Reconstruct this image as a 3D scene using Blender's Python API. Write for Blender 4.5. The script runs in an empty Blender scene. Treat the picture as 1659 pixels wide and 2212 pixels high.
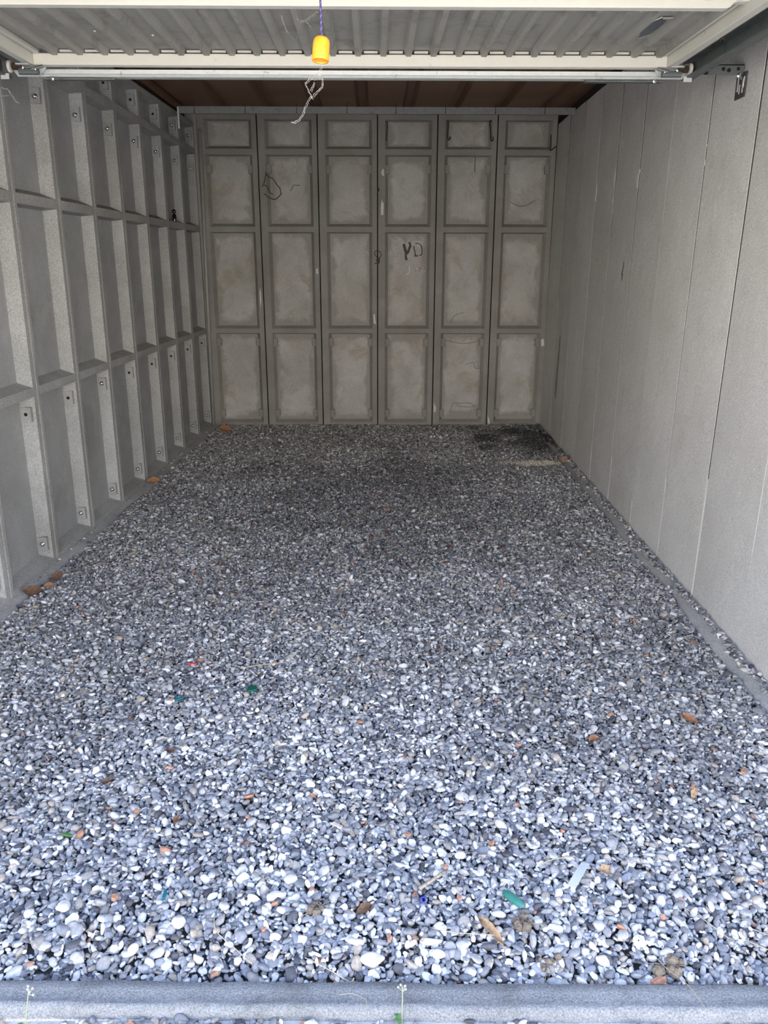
import bpy, bmesh, math, random
import numpy as np
from mathutils import Vector, Matrix, Euler, noise as mnoise

# ---------------------------------------------------------------- camera, world, light, exposure
S = bpy.context.scene
C = S.collection
random.seed(7)
RNG = np.random.default_rng(7)
PI = math.pi

CAM_P = Vector((0.0, 0.0, 1.42837))
PITCH, YAW, ROLL = 0.3014095, -0.0121767, 0.00164241
def cam_axes():
    cp, sp, cy, sy = math.cos(PITCH), math.sin(PITCH), math.cos(YAW), math.sin(YAW)
    f = Vector((-sy * cp, cy * cp, -sp)); r = Vector((cy, sy, 0)); u = r.cross(f)
    c, s = math.cos(ROLL), math.sin(ROLL)
    return c * r + s * u, -s * r + c * u, f
r_, u_, f_ = cam_axes()
cd = bpy.data.cameras.new('camera'); cam = bpy.data.objects.new('camera', cd); C.objects.link(cam)
cd.sensor_fit = 'VERTICAL'; cd.sensor_height = 36.0; cd.lens = 1729.938 / 2212 * 36.0
cd.clip_start = 0.01; cd.clip_end = 200
cam.matrix_world = Matrix(((r_.x, u_.x, -f_.x, CAM_P.x), (r_.y, u_.y, -f_.y, CAM_P.y), (r_.z, u_.z, -f_.z, CAM_P.z), (0, 0, 0, 1)))
S.camera = cam

W = bpy.data.worlds.new('overcast_sky'); S.world = W; W.use_nodes = True
wn, wl = W.node_tree.nodes, W.node_tree.links
wn.clear()
wo = wn.new('ShaderNodeOutputWorld'); bg = wn.new('ShaderNodeBackground')
tc = wn.new('ShaderNodeTexCoord'); sx = wn.new('ShaderNodeSeparateXYZ'); rp = wn.new('ShaderNodeValToRGB')
wl.new(tc.outputs['Generated'], sx.inputs[0]); wl.new(sx.outputs['Z'], rp.inputs[0])
# smooth daylight sky: warm white haze at the horizon, blue overhead, the same all the way round
rp.color_ramp.interpolation = 'B_SPLINE'
e = rp.color_ramp.elements
e[0].position = 0.0; e[0].color = (1.0, 0.90, 0.75, 1)
e[1].position = 1.0; e[1].color = (0.09, 0.16, 0.37, 1)
a = e.new(0.20); a.color = (0.84, 0.78, 0.70, 1)
a = e.new(0.42); a.color = (0.29, 0.38, 0.58, 1)
bg.inputs['Strength'].default_value = 8.4
wl.new(rp.outputs[0], bg.inputs[0]); wl.new(bg.outputs[0], wo.inputs[0])
W.cycles.sampling_method = 'AUTOMATIC'

# the sun stands behind the garage: its front and the strip before it lie in shade, the yard farther out is sunlit
sl = bpy.data.lights.new('sun', 'SUN'); sl.energy = 36.0; sl.angle = math.radians(0.6); sl.color = (1.0, 0.93, 0.82)
so = bpy.data.objects.new('sun', sl); C.objects.link(so); so.location = (3, 12, 12)
so.rotation_euler = Vector((-0.15, -0.52, -0.84)).to_track_quat('-Z', 'Y').to_euler()

# light portal across the open front: only guides the sampling of the daylight coming in
pl = bpy.data.lights.new('daylight_portal', 'AREA'); pl.shape = 'RECTANGLE'; pl.size = 3.1; pl.size_y = 2.3
po = bpy.data.objects.new('daylight_portal', pl); C.objects.link(po)
po.location = (-0.12, 1.2, 1.12); po.rotation_euler = (PI / 2, 0, 0)
pl.cycles.is_portal = True

S.view_settings.view_transform = 'Standard'; S.view_settings.look = 'None'
S.view_settings.gamma = 1.0; S.view_settings.use_curve_mapping = False
S.view_settings.exposure = 0.0
S.cycles.max_bounces = 12; S.cycles.diffuse_bounces = 8; S.cycles.caustics_reflective = False; S.cycles.caustics_refractive = False

# ---------------------------------------------------------------- garage measures
YB = 7.2888                      # face of the back wall
P = 0.5                          # panel pitch along the side walls
HW = 2.53                        # wall height
def XL(y, z=0.0):
    t = YB - y; return -1.48745 - 0.0018 * z - 0.030159 * t + 0.00195 * z * t
def XR(y, z=0.0):
    t = YB - y; return 1.52301 + 0.003155 * z - 0.02724 * t + 0.002574 * z * t

# ---------------------------------------------------------------- helpers
def link(o, parent=None):
    C.objects.link(o)
    if parent is not None: o.parent = parent
    return o
class MB:
    """collects vertices and faces, then links them as one mesh object"""
    def __init__(s): s.v = []; s.f = []; s.m = []; s.uv = {}
    def add(s, vs, fs, mi=0):
        b = len(s.v); s.v += [tuple(v) for v in vs]
        for f in fs: s.f.append(tuple(b + i for i in f)); s.m.append(mi)
        return b
    def quad(s, a, b, c, d, mi=0, uv=None):
        s.add((a, b, c, d), ((0, 1, 2, 3),), mi)
        if uv: s.uv[len(s.f) - 1] = uv
    def box(s, lo, hi, mi=0):
        x0, y0, z0 = lo; x1, y1, z1 = hi
        s.add([(x0,y0,z0),(x1,y0,z0),(x1,y1,z0),(x0,y1,z0),(x0,y0,z1),(x1,y0,z1),(x1,y1,z1),(x0,y1,z1)],
              [(0,3,2,1),(4,5,6,7),(0,1,5,4),(1,2,6,5),(2,3,7,6),(3,0,4,7)], mi)
    def prism(s, poly, axis, a, b, mi=0):
        """extrude a closed 2-D polygon along an axis from a to b; poly holds the other two coordinates in x,y,z order"""
        def P3(p, t):
            if axis == 'x': return (t, p[0], p[1])
            if axis == 'y': return (p[0], t, p[1])
            return (p[0], p[1], t)
        n = len(poly)
        vs = [P3(p, a) for p in poly] + [P3(p, b) for p in poly]
        fs = [(i, (i + 1) % n, n + (i + 1) % n, n + i) for i in range(n)]
        fs += [tuple(range(n - 1, -1, -1)), tuple(range(n, 2 * n))]
        s.add(vs, fs, mi)
    def lathe(s, prof, n=20, mi=0, M=None, caps=(True, True)):
        vs = []
        for (r, z) in prof:
            for k in range(n):
                a = 2 * PI * k / n; vs.append(Vector((r * math.cos(a), r * math.sin(a), z)))
        if M is not None: vs = [M @ v for v in vs]
        fs = []
        for i in range(len(prof) - 1):
            for k in range(n):
                fs.append((i * n + k, i * n + (k + 1) % n, (i + 1) * n + (k + 1) % n, (i + 1) * n + k))
        if caps[0]: fs.append(tuple(range(n - 1, -1, -1)))
        if caps[1]: fs.append(tuple((len(prof) - 1) * n + k for k in range(n)))
        s.add(vs, fs, mi)
    def tube(s, pts, r, n=6, mi=0, closed=False):
        pts = [Vector(p) for p in pts]; N = len(pts)
        rs = r if isinstance(r, (list, tuple)) else [r] * N
        up = None; vs = []
        for i in range(N):
            if closed: t = pts[(i + 1) % N] - pts[i - 1]
            else: t = pts[min(i + 1, N - 1)] - pts[max(i - 1, 0)]
            if t.length < 1e-9: t = Vector((0, 0, 1))
            t.normalize()
            if up is None: up = t.orthogonal().normalized()
            up = (up - t * up.dot(t))
            if up.length < 1e-6: up = t.orthogonal()
            up.normalize(); sd = t.cross(up)
            for k in range(n):
                a = 2 * PI * k / n; vs.append(pts[i] + (up * math.cos(a) + sd * math.sin(a)) * rs[i])
        fs = []
        for i in range(N if closed else N - 1):
            j = (i + 1) % N
            for k in range(n): fs.append((i * n + k, i * n + (k + 1) % n, j * n + (k + 1) % n, j * n + k))
        if not closed:
            fs.append(tuple(range(n - 1, -1, -1))); fs.append(tuple((N - 1) * n + k for k in range(n)))
        s.add(vs, fs, mi)
    def mesh(s, name, mats, smooth=False, recalc=True):
        me = bpy.data.meshes.new(name); me.from_pydata(s.v, [], s.f)
        for m in (mats if isinstance(mats, (list, tuple)) else [mats]): me.materials.append(m)
        me.polygons.foreach_set('material_index', s.m)
        if s.uv:
            ul = me.uv_layers.new(name='rec')
            dat = np.full(len(me.loops) * 2, 0.5, dtype=np.float32)
            for fi, uv in s.uv.items():
                ls = me.polygons[fi].loop_start
                for k, p in enumerate(uv): dat[(ls + k) * 2:(ls + k) * 2 + 2] = p
            ul.data.foreach_set('uv', dat)
        if recalc:
            bm = bmesh.new(); bm.from_mesh(me); bmesh.ops.recalc_face_normals(bm, faces=bm.faces); bm.to_mesh(me); bm.free()
        if smooth: me.polygons.foreach_set('use_smooth', [True] * len(me.polygons))
        me.update(); return me
    def build(s, name, mats, parent=None, smooth=False, M=None, recalc=True, bevel=0):
        me = s.mesh(name, mats, smooth, recalc)
        o = bpy.data.objects.new(name, me); link(o, parent)
        if M is not None: o.matrix_local = M
        if bevel:
            b = o.modifiers.new('edge', 'BEVEL'); b.width = bevel; b.segments = 2; b.limit_method = 'ANGLE'; b.angle_limit = 0.6
        return o
def tag(o, label, cat, group=None, kind=None):
    if label: o['label'] = label
    if cat: o['category'] = cat
    if group: o['group'] = group
    if kind: o['kind'] = kind
    return o
def empty(name, loc, rz=0.0):
    o = bpy.data.objects.new(name, None); link(o); o.empty_display_size = 0.05
    o.location = loc; o.rotation_euler = (0, 0, rz); return o
def spline(pts, k=6):
    """smooth polyline through the points"""
    pts = [Vector(p) for p in pts]; n = len(pts); out = []
    for i in range(n - 1):
        p0, p1, p2, p3 = pts[max(i - 1, 0)], pts[i], pts[i + 1], pts[min(i + 2, n - 1)]
        for j in range(k):
            t = j / k
            out.append(0.5 * ((2 * p1) + (p2 - p0) * t + (2 * p0 - 5 * p1 + 4 * p2 - p3) * t * t + (3 * p1 - p0 - 3 * p2 + p3) * t ** 3))
    out.append(pts[-1]); return out

# ---------------------------------------------------------------- materials
def new_mat(name):
    m = bpy.data.materials.new(name); m.use_nodes = True
    n = m.node_tree.nodes; l = m.node_tree.links; n.clear()
    o = n.new('ShaderNodeOutputMaterial'); b = n.new('ShaderNodeBsdfPrincipled'); l.new(b.outputs[0], o.inputs[0])
    return m, n, l, b
def lin(r, g, b):
    f = lambda c: (c / 255 / 12.92) if c / 255 <= 0.04045 else ((c / 255 + 0.055) / 1.055) ** 2.4
    return (f(r), f(g), f(b), 1)
def nz(n, l, vec, scale, detail=4, rough=0.55, dist=0.0):
    t = n.new('ShaderNodeTexNoise'); t.inputs['Scale'].default_value = scale; t.inputs['Detail'].default_value = detail
    t.inputs['Roughness'].default_value = rough; t.inputs['Distortion'].default_value = dist
    if vec is not None: l.new(vec, t.inputs['Vector'])
    return t.outputs['Fac']
def ramp(n, l, src, a, b, c0=(0,0,0,1), c1=(1,1,1,1)):
    r = n.new('ShaderNodeValToRGB'); r.color_ramp.elements[0].position = a; r.color_ramp.elements[1].position = b
    r.color_ramp.elements[0].color = c0; r.color_ramp.elements[1].color = c1
    l.new(src, r.inputs[0]); return r.outputs[0]
def mix(n, l, fac, a, b, mode='MIX'):
    m = n.new('ShaderNodeMix'); m.data_type = 'RGBA'; m.blend_type = mode
    if isinstance(fac, (int, float)): m.inputs[0].default_value = fac
    else: l.new(fac, m.inputs[0])
    for i, v in ((6, a), (7, b)):
        if isinstance(v, tuple): m.inputs[i].default_value = v
        else: l.new(v, m.inputs[i])
    return m.outputs[2]
def math_(n, l, op, a, b=None, clamp=False):
    m = n.new('ShaderNodeMath'); m.operation = op; m.use_clamp = clamp
    for i, v in ((0, a), (1, b)):
        if v is None: continue
        if isinstance(v, (int, float)): m.inputs[i].default_value = v
        else: l.new(v, m.inputs[i])
    return m.outputs[0]
def pos(n):
    return n.new('ShaderNodeNewGeometry').outputs['Position']
def bump(n, l, b, h, strength, dist):
    k = n.new('ShaderNodeBump'); k.inputs['Strength'].default_value = strength; k.inputs['Distance'].default_value = dist
    l.new(h, k.inputs['Height']); l.new(k.outputs[0], b.inputs['Normal'])
def mapping(n, l, vec, sc):
    m = n.new('ShaderNodeMapping'); m.inputs['Scale'].default_value = sc; l.new(vec, m.inputs[0]); return m.outputs[0]

def concrete(name, base, dark, stain=None, stain_amt=0.0, speck=0.35, bumpk=0.35, edge=None, streak=False, per_obj=0.0, speck_scale=180):
    m, n, l, b = new_mat(name)
    p = pos(n)
    big = nz(n, l, p, 2.6, 5, 0.6, 0.4); mid = nz(n, l, p, 11, 4, 0.6); fin = nz(n, l, p, speck_scale, 3, 0.7)
    c = mix(n, l, ramp(n, l, big, 0.35, 0.68), dark, base)
    c = mix(n, l, math_(n, l, 'MULTIPLY', ramp(n, l, mid, 0.42, 0.66), 0.35), c, dark)
    if stain:
        st = nz(n, l, p, 3.4, 8, 0.72, 0.6)
        c = mix(n, l, math_(n, l, 'MULTIPLY', ramp(n, l, st, 0.52, 0.66), stain_amt), c, stain)
    if edge:                                                    # grime that has crept in from the frame around each recess
        uv = n.new('ShaderNodeUVMap'); uv.uv_map = 'rec'
        s = n.new('ShaderNodeSeparateXYZ'); l.new(uv.outputs[0], s.inputs[0])
        def near(v): return math_(n, l, 'MINIMUM', v, math_(n, l, 'SUBTRACT', 1.0, v))
        d = math_(n, l, 'MINIMUM', near(s.outputs[0]), math_(n, l, 'MULTIPLY', near(s.outputs[1]), 1.5))
        en = nz(n, l, p, 5.5, 5, 0.6, 0.6)
        d = math_(n, l, 'ADD', d, math_(n, l, 'MULTIPLY', math_(n, l, 'SUBTRACT', en, 0.5), 0.52))
        f = ramp(n, l, d, 0.05, 0.15, (1,1,1,1), (0,0,0,1))
        c = mix(n, l, math_(n, l, 'MULTIPLY', f, 0.85), c, edge)
    if streak:
        sn = nz(n, l, mapping(n, l, p, (9, 9, 0.55)), 2.0, 5, 0.6)
        c = mix(n, l, math_(n, l, 'MULTIPLY', ramp(n, l, sn, 0.5, 0.72), 0.4), c, dark)
    if per_obj:
        oi = n.new('ShaderNodeObjectInfo')
        k = math_(n, l, 'ADD', 1.0 - per_obj, math_(n, l, 'MULTIPLY', oi.outputs['Random'], 2 * per_obj))
        h = n.new('ShaderNodeHueSaturation'); l.new(c, h.inputs['Color']); l.new(k, h.inputs['Value']); c = h.outputs[0]
    sp = ramp(n, l, fin, 0.3, 0.72, (1 - speck, 1 - speck, 1 - speck, 1), (1 + speck * 0.6,) * 3 + (1,))
    c = mix(n, l, 1.0, c, sp, 'MULTIPLY')
    l.new(c, b.inputs['Base Color']); b.inputs['Roughness'].default_value = 0.92; b.inputs['Specular IOR Level'].default_value = 0.2
    hgt = math_(n, l, 'ADD', math_(n, l, 'MULTIPLY', fin, 0.35), math_(n, l, 'MULTIPLY', mid, 1.0))
    bump(n, l, b, hgt, bumpk, 0.012)
    return m
def plain(name, col, rough=0.6, metal=0.0, var=0.15, scale=40, bumpk=0.0, spec=0.5, dirt=None, dirt_scale=9, dirt_lo=0.52):
    m, n, l, b = new_mat(name); p = pos(n)
    f = nz(n, l, p, scale, 4, 0.6)
    c = mix(n, l, f, tuple(x * (1 - var) for x in col[:3]) + (1,), tuple(min(1, x * (1 + var)) for x in col[:3]) + (1,))
    if dirt:
        d = nz(n, l, p, dirt_scale, 6, 0.7, 0.5)
        c = mix(n, l, ramp(n, l, d, dirt_lo, dirt_lo + 0.16), c, dirt)
    l.new(c, b.inputs['Base Color']); b.inputs['Roughness'].default_value = rough; b.inputs['Metallic'].default_value = metal
    b.inputs['Specular IOR Level'].default_value = spec
    if bumpk: bump(n, l, b, f, bumpk, 0.003)
    return m

M = {}
M['frame'] = concrete('frame_concrete', (.37, .365, .345, 1), (.29, .282, .262, 1), (.26, .22, .175, 1), 0.35, per_obj=0.05)
M['recess'] = concrete('recess_concrete', (.60, .60, .59, 1), (.43, .42, .395, 1), (.36, .305, .235, 1), 0.65, speck=0.22, edge=(.335, .322, .295, 1), per_obj=0.05)
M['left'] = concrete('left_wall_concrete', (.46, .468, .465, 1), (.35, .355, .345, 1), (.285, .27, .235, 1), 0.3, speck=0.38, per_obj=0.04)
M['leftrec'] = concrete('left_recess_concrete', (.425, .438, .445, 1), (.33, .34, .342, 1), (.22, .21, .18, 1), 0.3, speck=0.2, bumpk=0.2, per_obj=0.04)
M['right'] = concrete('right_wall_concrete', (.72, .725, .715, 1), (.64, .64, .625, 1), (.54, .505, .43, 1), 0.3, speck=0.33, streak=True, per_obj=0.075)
M['sill'] = concrete('threshold_concrete', (.37, .375, .365, 1), (.26, .265, .258, 1), (.11, .115, .095, 1), 0.55, speck=0.5, bumpk=0.7, speck_scale=260)
M['foot'] = concrete('footing_concrete', (.50, .505, .50, 1), (.36, .36, .35, 1), speck=0.4, bumpk=0.5)
M['grime'] = plain('joint_grime', (.045, .042, .038, 1), 0.95, var=0.3, scale=90)
M['mortar'] = plain('pale_joint_mortar', (.60, .60, .58, 1), 0.95, var=0.2, scale=120)
M['slab'] = concrete('backing_concrete', (.06, .057, .052, 1), (.04, .038, .035, 1))
M['cream'] = plain('cream_paint', (.66, .645, .58, 1), 0.45, dirt=(.36, .335, .275, 1), dirt_scale=14, dirt_lo=0.64, var=0.05)
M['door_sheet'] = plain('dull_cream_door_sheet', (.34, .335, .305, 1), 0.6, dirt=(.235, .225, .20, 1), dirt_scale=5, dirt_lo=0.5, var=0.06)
M['galv'] = plain('galvanised_steel', (.66, .69, .69, 1), 0.35, 0.35, var=0.15, scale=60, dirt=(.30, .31, .30, 1), dirt_scale=30, dirt_lo=0.6)
M['plate'] = plain('dark_steel_plate', (.075, .08, .08, 1), 0.6, 0.2, var=0.2)
M['galv_dull'] = plain('dull_galvanised_steel', (.15, .17, .17, 1), 0.55, 0.45, var=0.2, scale=40, dirt=(.09, .10, .10, 1), dirt_scale=12)
M['beam'] = plain('weathered_zinc', (.22, .23, .235, 1), 0.55, 0.35, var=0.25, scale=45, dirt=(.13, .125, .12, 1), dirt_scale=26, dirt_lo=0.56)
M['roof'] = plain('brown_roof_sheet', (.19, .10, .060, 1), 0.55, 0.0, var=0.1, scale=6)
M['bolt'] = plain('bright_zinc_bolt', (.85, .85, .82, 1), 0.2, 1.0, var=0.05)
M['hole'] = plain('dark_hole', (.012, .011, .010, 1), 0.9)
M['darkmetal'] = plain('dark_rusty_iron', (.045, .035, .028, 1), 0.75, 0.3, dirt=(.12, .05, .025, 1), dirt_scale=60)
M['rust'] = plain('rust', (.065, .038, .026, 1), 0.85, 0.0, var=0.4, scale=200)
M['nylon'] = plain('white_nylon', (.72, .70, .64, 1), 0.4)
M['orange'] = plain('orange_plastic', (.95, .37, .03, 1), 0.32, var=0.06, dirt=(.85, .30, .02, 1), dirt_scale=30)
M['cord'] = plain('blue_violet_cord', (.055, .05, .17, 1), 0.8, var=0.5, scale=700)
M['cord2'] = plain('pale_cord_fleck', (.20, .19, .32, 1), 0.8, var=0.3, scale=500)
M['web'] = plain('dusty_cobweb', (.33, .325, .305, 1), 0.95, var=0.3, scale=300)
M['paintwhite'] = plain('white_mortar_smear', (.72, .71, .67, 1), 0.9, var=0.15, scale=200)
M['chalk_dark'] = plain('charcoal_mark', (.11, .10, .09, 1), 0.95, var=0.6, scale=260)
M['stain'] = plain('grey_damp_stain', (.30, .29, .265, 1), 0.95, var=0.2, scale=60)
M['hair'] = plain('dusty_thread', (.12, .11, .10, 1), 0.95)
M['chalk_pink'] = plain('red_chalk_mark', (.45, .24, .20, 1), 0.95, var=0.4, scale=260)
M['soil'] = plain('dark_damp_soil', (.055, .05, .045, 1), 0.95, var=0.5, scale=120, bumpk=0.5)
M['pipe'] = plain('pale_grey_conduit', (.34, .34, .33, 1), 0.5, var=0.15, scale=30)
M['glassdark'] = plain('dark_bottle_glass', (.01, .01, .01, 1), 0.05, spec=1.0)
M['bluefilm'] = plain('blue_grey_film', (.06, .075, .105, 1), 0.35)
def pebble_mat():
    m, n, l, b = new_mat('gravel_stone')
    at = n.new('ShaderNodeAttribute'); at.attribute_type = 'INSTANCER'; at.attribute_name = 'tint'
    tcn = n.new('ShaderNodeTexCoord')
    f = nz(n, l, tcn.outputs['Object'], 2.2, 5, 0.6, 0.5)
    v = ramp(n, l, f, 0.3, 0.75, (.68, .68, .70, 1), (1.18, 1.17, 1.14, 1))
    c = mix(n, l, 1.0, at.outputs['Color'], v, 'MULTIPLY')
    l.new(c, b.inputs['Base Color']); b.inputs['Roughness'].default_value = 0.62; b.inputs['Specular IOR Level'].default_value = 0.4
    return m
M['pebble'] = pebble_mat()
def stone_mat(name, a_, b_, sc=60):
    m, n, l, b = new_mat(name); p = pos(n)
    f = nz(n, l, p, sc, 6, 0.65, 0.6)
    l.new(ramp(n, l, f, 0.34, 0.66, a_, b_), b.inputs['Base Color']); b.inputs['Roughness'].default_value = 0.85
    bump(n, l, b, f, 0.4, 0.004); return m
M['stone_white'] = stone_mat('white_flint', (.50, .50, .50, 1), (.82, .80, .77, 1))
M['stone_grey'] = stone_mat('grey_flint', (.30, .31, .32, 1), (.52, .52, .52, 1))
M['stone_tan'] = stone_mat('beige_stone', (.50, .45, .35, 1), (.72, .66, .54, 1))
M['brick'] = stone_mat('terracotta', (.40, .19, .11, 1), (.58, .33, .21, 1), 90)
M['brick_dull'] = stone_mat('dirty_brick', (.20, .13, .10, 1), (.34, .23, .18, 1), 60)
M['leaf_brown'] = stone_mat('dry_brown_leaf', (.08, .045, .026, 1), (.20, .11, .065, 1), 120)
M['leaf_tan'] = stone_mat('dry_tan_leaf', (.36, .22, .11, 1), (.60, .42, .25, 1), 120)
M['leaf_orange'] = stone_mat('dry_orange_leaf', (.22, .105, .05, 1), (.40, .20, .11, 1), 120)
M['wood'] = stone_mat('weathered_wood', (.24, .20, .15, 1), (.50, .45, .37, 1), 150)
M['straw'] = stone_mat('dry_straw', (.36, .31, .21, 1), (.54, .48, .36, 1), 80)
M['root'] = stone_mat('dry_root', (.20, .155, .10, 1), (.36, .29, .20, 1), 80)
M['green'] = plain('green_plastic', (.05, .22, .17, 1), 0.25, var=0.25, scale=60)
M['greend'] = plain('dark_green_plastic', (.012, .11, .075, 1), 0.35, var=0.2)
M['teal'] = plain('teal_plastic', (.01, .16, .20, 1), 0.35)
M['red'] = plain('red_plastic', (.62, .05, .03, 1), 0.4)
M['blue'] = plain('blue_plastic', (.05, .07, .36, 1), 0.3)
M['dirtclod'] = stone_mat('dry_earth', (.13, .10, .07, 1), (.28, .23, .17, 1), 120)
M['weed'] = plain('pale_green_stem', (.34, .38, .22, 1), 0.7)
M['flower'] = plain('cream_seed_head', (.50, .48, .40, 1), 0.9)
M['leafgreen'] = plain('green_leaf', (.07, .20, .05, 1), 0.6)
def tag_mat():
    m, n, l, b = new_mat('woven_grey_plastic_strip')
    uv = n.new('ShaderNodeTexCoord'); w = n.new('ShaderNodeTexWave'); w.inputs['Scale'].default_value = 5.2; w.inputs['Distortion'].default_value = 3.0
    w.bands_direction = 'Y'; w.inputs['Detail Scale'].default_value = 3.0
    l.new(mapping(n, l, uv.outputs['Object'], (30, 30, 30)), w.inputs['Vector'])
    f = w.outputs['Fac']
    l.new(ramp(n, l, f, 0.2, 0.6, (.52, .56, .60, 1), (.74, .77, .80, 1)), b.inputs['Base Color']); b.inputs['Roughness'].default_value = 0.4
    bump(n, l, b, f, 0.5, 0.001); return m
M['tag'] = tag_mat()

# ---------------------------------------------------------------- wall panels
RZ = 2.602                       # underside of the roof sheet
ROWS = [(0.028, 0.830), (0.871, 1.680), (1.725, 2.291), (2.337, 2.495)]      # openings between the rails
def ribbed_panel(name, mats, wd, s0, s1, bu, depth, bz, pads, h=HW, gap=0.0025, ch=0.004, pad=.042, top=None):
    g = MB()
    us = [gap + ch, s0, s1, wd - gap - ch]
    vs = [-0.03]
    for a, b in ROWS[:3] + [(ROWS[3][0], top or ROWS[3][1])]: vs += [a, b]
    vs.append(h)
    for i in range(3):
        for j in range(len(vs) - 1):
            if i == 1 and j % 2 == 1:
                z0, z1 = vs[j], vs[j + 1]
                O = [(us[1], z0, 0), (us[2], z0, 0), (us[2], z1, 0), (us[1], z1, 0)]
                t = bz if j > 1 or True else 0
                I = [(us[1] + bu, z0 + bz, -depth), (us[2] - bu, z0 + bz, -depth), (us[2] - bu, z1 - bz * .35, -depth), (us[1] + bu, z1 - bz * .35, -depth)]
                for k in range(4): g.quad(O[k], O[(k + 1) % 4], I[(k + 1) % 4], I[k], 0)
                g.quad(*I, 1, uv=((0, 0), (1, 0), (1, 1), (0, 1)))
            else:
                g.quad((us[i], vs[j], 0), (us[i + 1], vs[j], 0), (us[i + 1], vs[j + 1], 0), (us[i], vs[j + 1], 0), 0)
    for ua, ub in ((us[0], gap), (us[3], wd - gap)):
        for j in range(len(vs) - 1):
            g.quad((ua, vs[j], 0), (ua, vs[j + 1], 0), (ub, vs[j + 1], -ch), (ub, vs[j], -ch), 0)
            g.quad((ub, vs[j], -ch), (ub, vs[j + 1], -ch), (ub, vs[j + 1], -.075), (ub, vs[j], -.075), len(mats) - 1)
    for zc in pads:                                              # bolt bosses standing on the side of the recess
        for uc, sg in ((s0, 1), (s1, -1)):
            a, b = sorted((uc - sg * 0.004, uc + sg * pad))
            g.box((a, zc - .034, -depth - .004), (b, zc + .034, -.012), 0 if 'back' in name else 0)
    me = g.mesh(name, mats, recalc=False)
    bm = bmesh.new(); bm.from_mesh(me); bmesh.ops.remove_doubles(bm, verts=bm.verts, dist=1e-5)
    bmesh.ops.recalc_face_normals(bm, faces=bm.faces); bm.to_mesh(me); bm.free()
    return me
def frame_matrix(p0, udir, vdir):
    u = Vector(udir).normalized(); v = Vector(vdir); v = (v - u * v.dot(u)).normalized(); w = u.cross(v)
    return Matrix(((u.x, v.x, w.x, p0[0]), (u.y, v.y, w.y, p0[1]), (u.z, v.z, w.z, p0[2]), (0, 0, 0, 1)))
def side_matrix(XF, ya, yb):
    a = Vector((XF(ya, 0), ya, 0)); b = Vector((XF(yb, 0), yb, 0)); ym = (ya + yb) / 2
    return frame_matrix(a, b - a, Vector((XF(ym, HW) - XF(ym, 0), 0, HW)))

NP = 12
# left wall: ribs and recesses face the room
g = MB(); ya, yb = YB - NP * P, YB + .12
g.prism([(XL(ya) - .16, ya), (XL(ya) - .077, ya), (XL(yb) - .077, yb), (XL(yb) - .16, yb)], 'z', -.1, RZ)
wall_left = g.build('wall_left', M['slab']); tag(wall_left, 'left garage wall of ribbed grey concrete panels', 'wall', kind='structure')
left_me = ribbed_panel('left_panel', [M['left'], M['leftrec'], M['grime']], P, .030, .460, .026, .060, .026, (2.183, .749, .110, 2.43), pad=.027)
bolt = MB(); bolt.lathe([(.0135, 0), (.0135, .002), (.0105, .003), (.0095, .006), (.006, .009), (.001, .0105)], 12, caps=(True, True))
bolt_me = bolt.mesh('bolt', M['bolt'], smooth=True)
hol = MB(); hol.lathe([(.0085, 0), (.0085, .0012)], 10); hole_me = hol.mesh('bolt_hole', M['hole'])
BOLT_AT = {0: (2.43, .11, 2.183), 1: (2.183, .11, 2.43), 2: (2.183, .11), 3: (2.183, .11), 4: (2.183, .11), 5: (2.183, .749, .11), 6: (2.183, .11), 7: (2.183, .11), 8: (2.183, .11)}
left_mats = []
RB = Matrix.Rotation(-PI / 2, 4, 'Y')                             # bolt axis +z -> -u
for k in range(NP):
    o = bpy.data.objects.new('panel', left_me); link(o, wall_left)
    o.matrix_local = side_matrix(XL, YB - (k + 1) * P, YB - k * P); left_mats.append(o)
    if k > 8: continue
    for zc in (2.43, 2.183, .749, .110):
        isb = zc in BOLT_AT.get(k, ())
        b = bpy.data.objects.new('bolt' if isb else 'bolt_hole', bolt_me if isb else hole_me); link(b, o)
        b.matrix_local = Matrix.Translation((.460 - .0272, zc + random.uniform(-.004, .004), -.036)) @ RB

# back wall: six recessed panels
BX0, BW = -1.47237, .50064
g = MB(); g.box((-1.75, YB + .077, -.1), (1.75, YB + .16, RZ + .06))
wall_back = g.build('wall_back', M['slab']); tag(wall_back, 'back garage wall of six recessed concrete panels', 'wall', kind='structure')
back_me = ribbed_panel('back_panel', [M['frame'], M['recess'], M['grime']], BW, .064, BW - .046, .026, .042, .024, (2.183, .749, .110), h=2.60, gap=.0042, ch=.002, top=2.56)
back_panels = []
for k in range(6):
    o = bpy.data.objects.new('panel', back_me); link(o, wall_back)
    o.matrix_local = frame_matrix((BX0 + BW * k, YB, 0), (1, 0, 0), (0, 0, 1)); back_panels.append(o)
    for zc in (.110,) if k in (1, 2, 3) else ():
        b = bpy.data.objects.new('bolt', bolt_me); link(b, o); b.matrix_local = Matrix.Translation((.064 + .0425, zc, -.03)) @ Matrix.Rotation(PI / 2, 4, 'Y')

g = MB(); g.box((-1.56, YB - .004, -.03), (BX0 + .003, YB + .08, 2.6)); g.build('corner_filler', M['frame'], wall_back)
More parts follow.
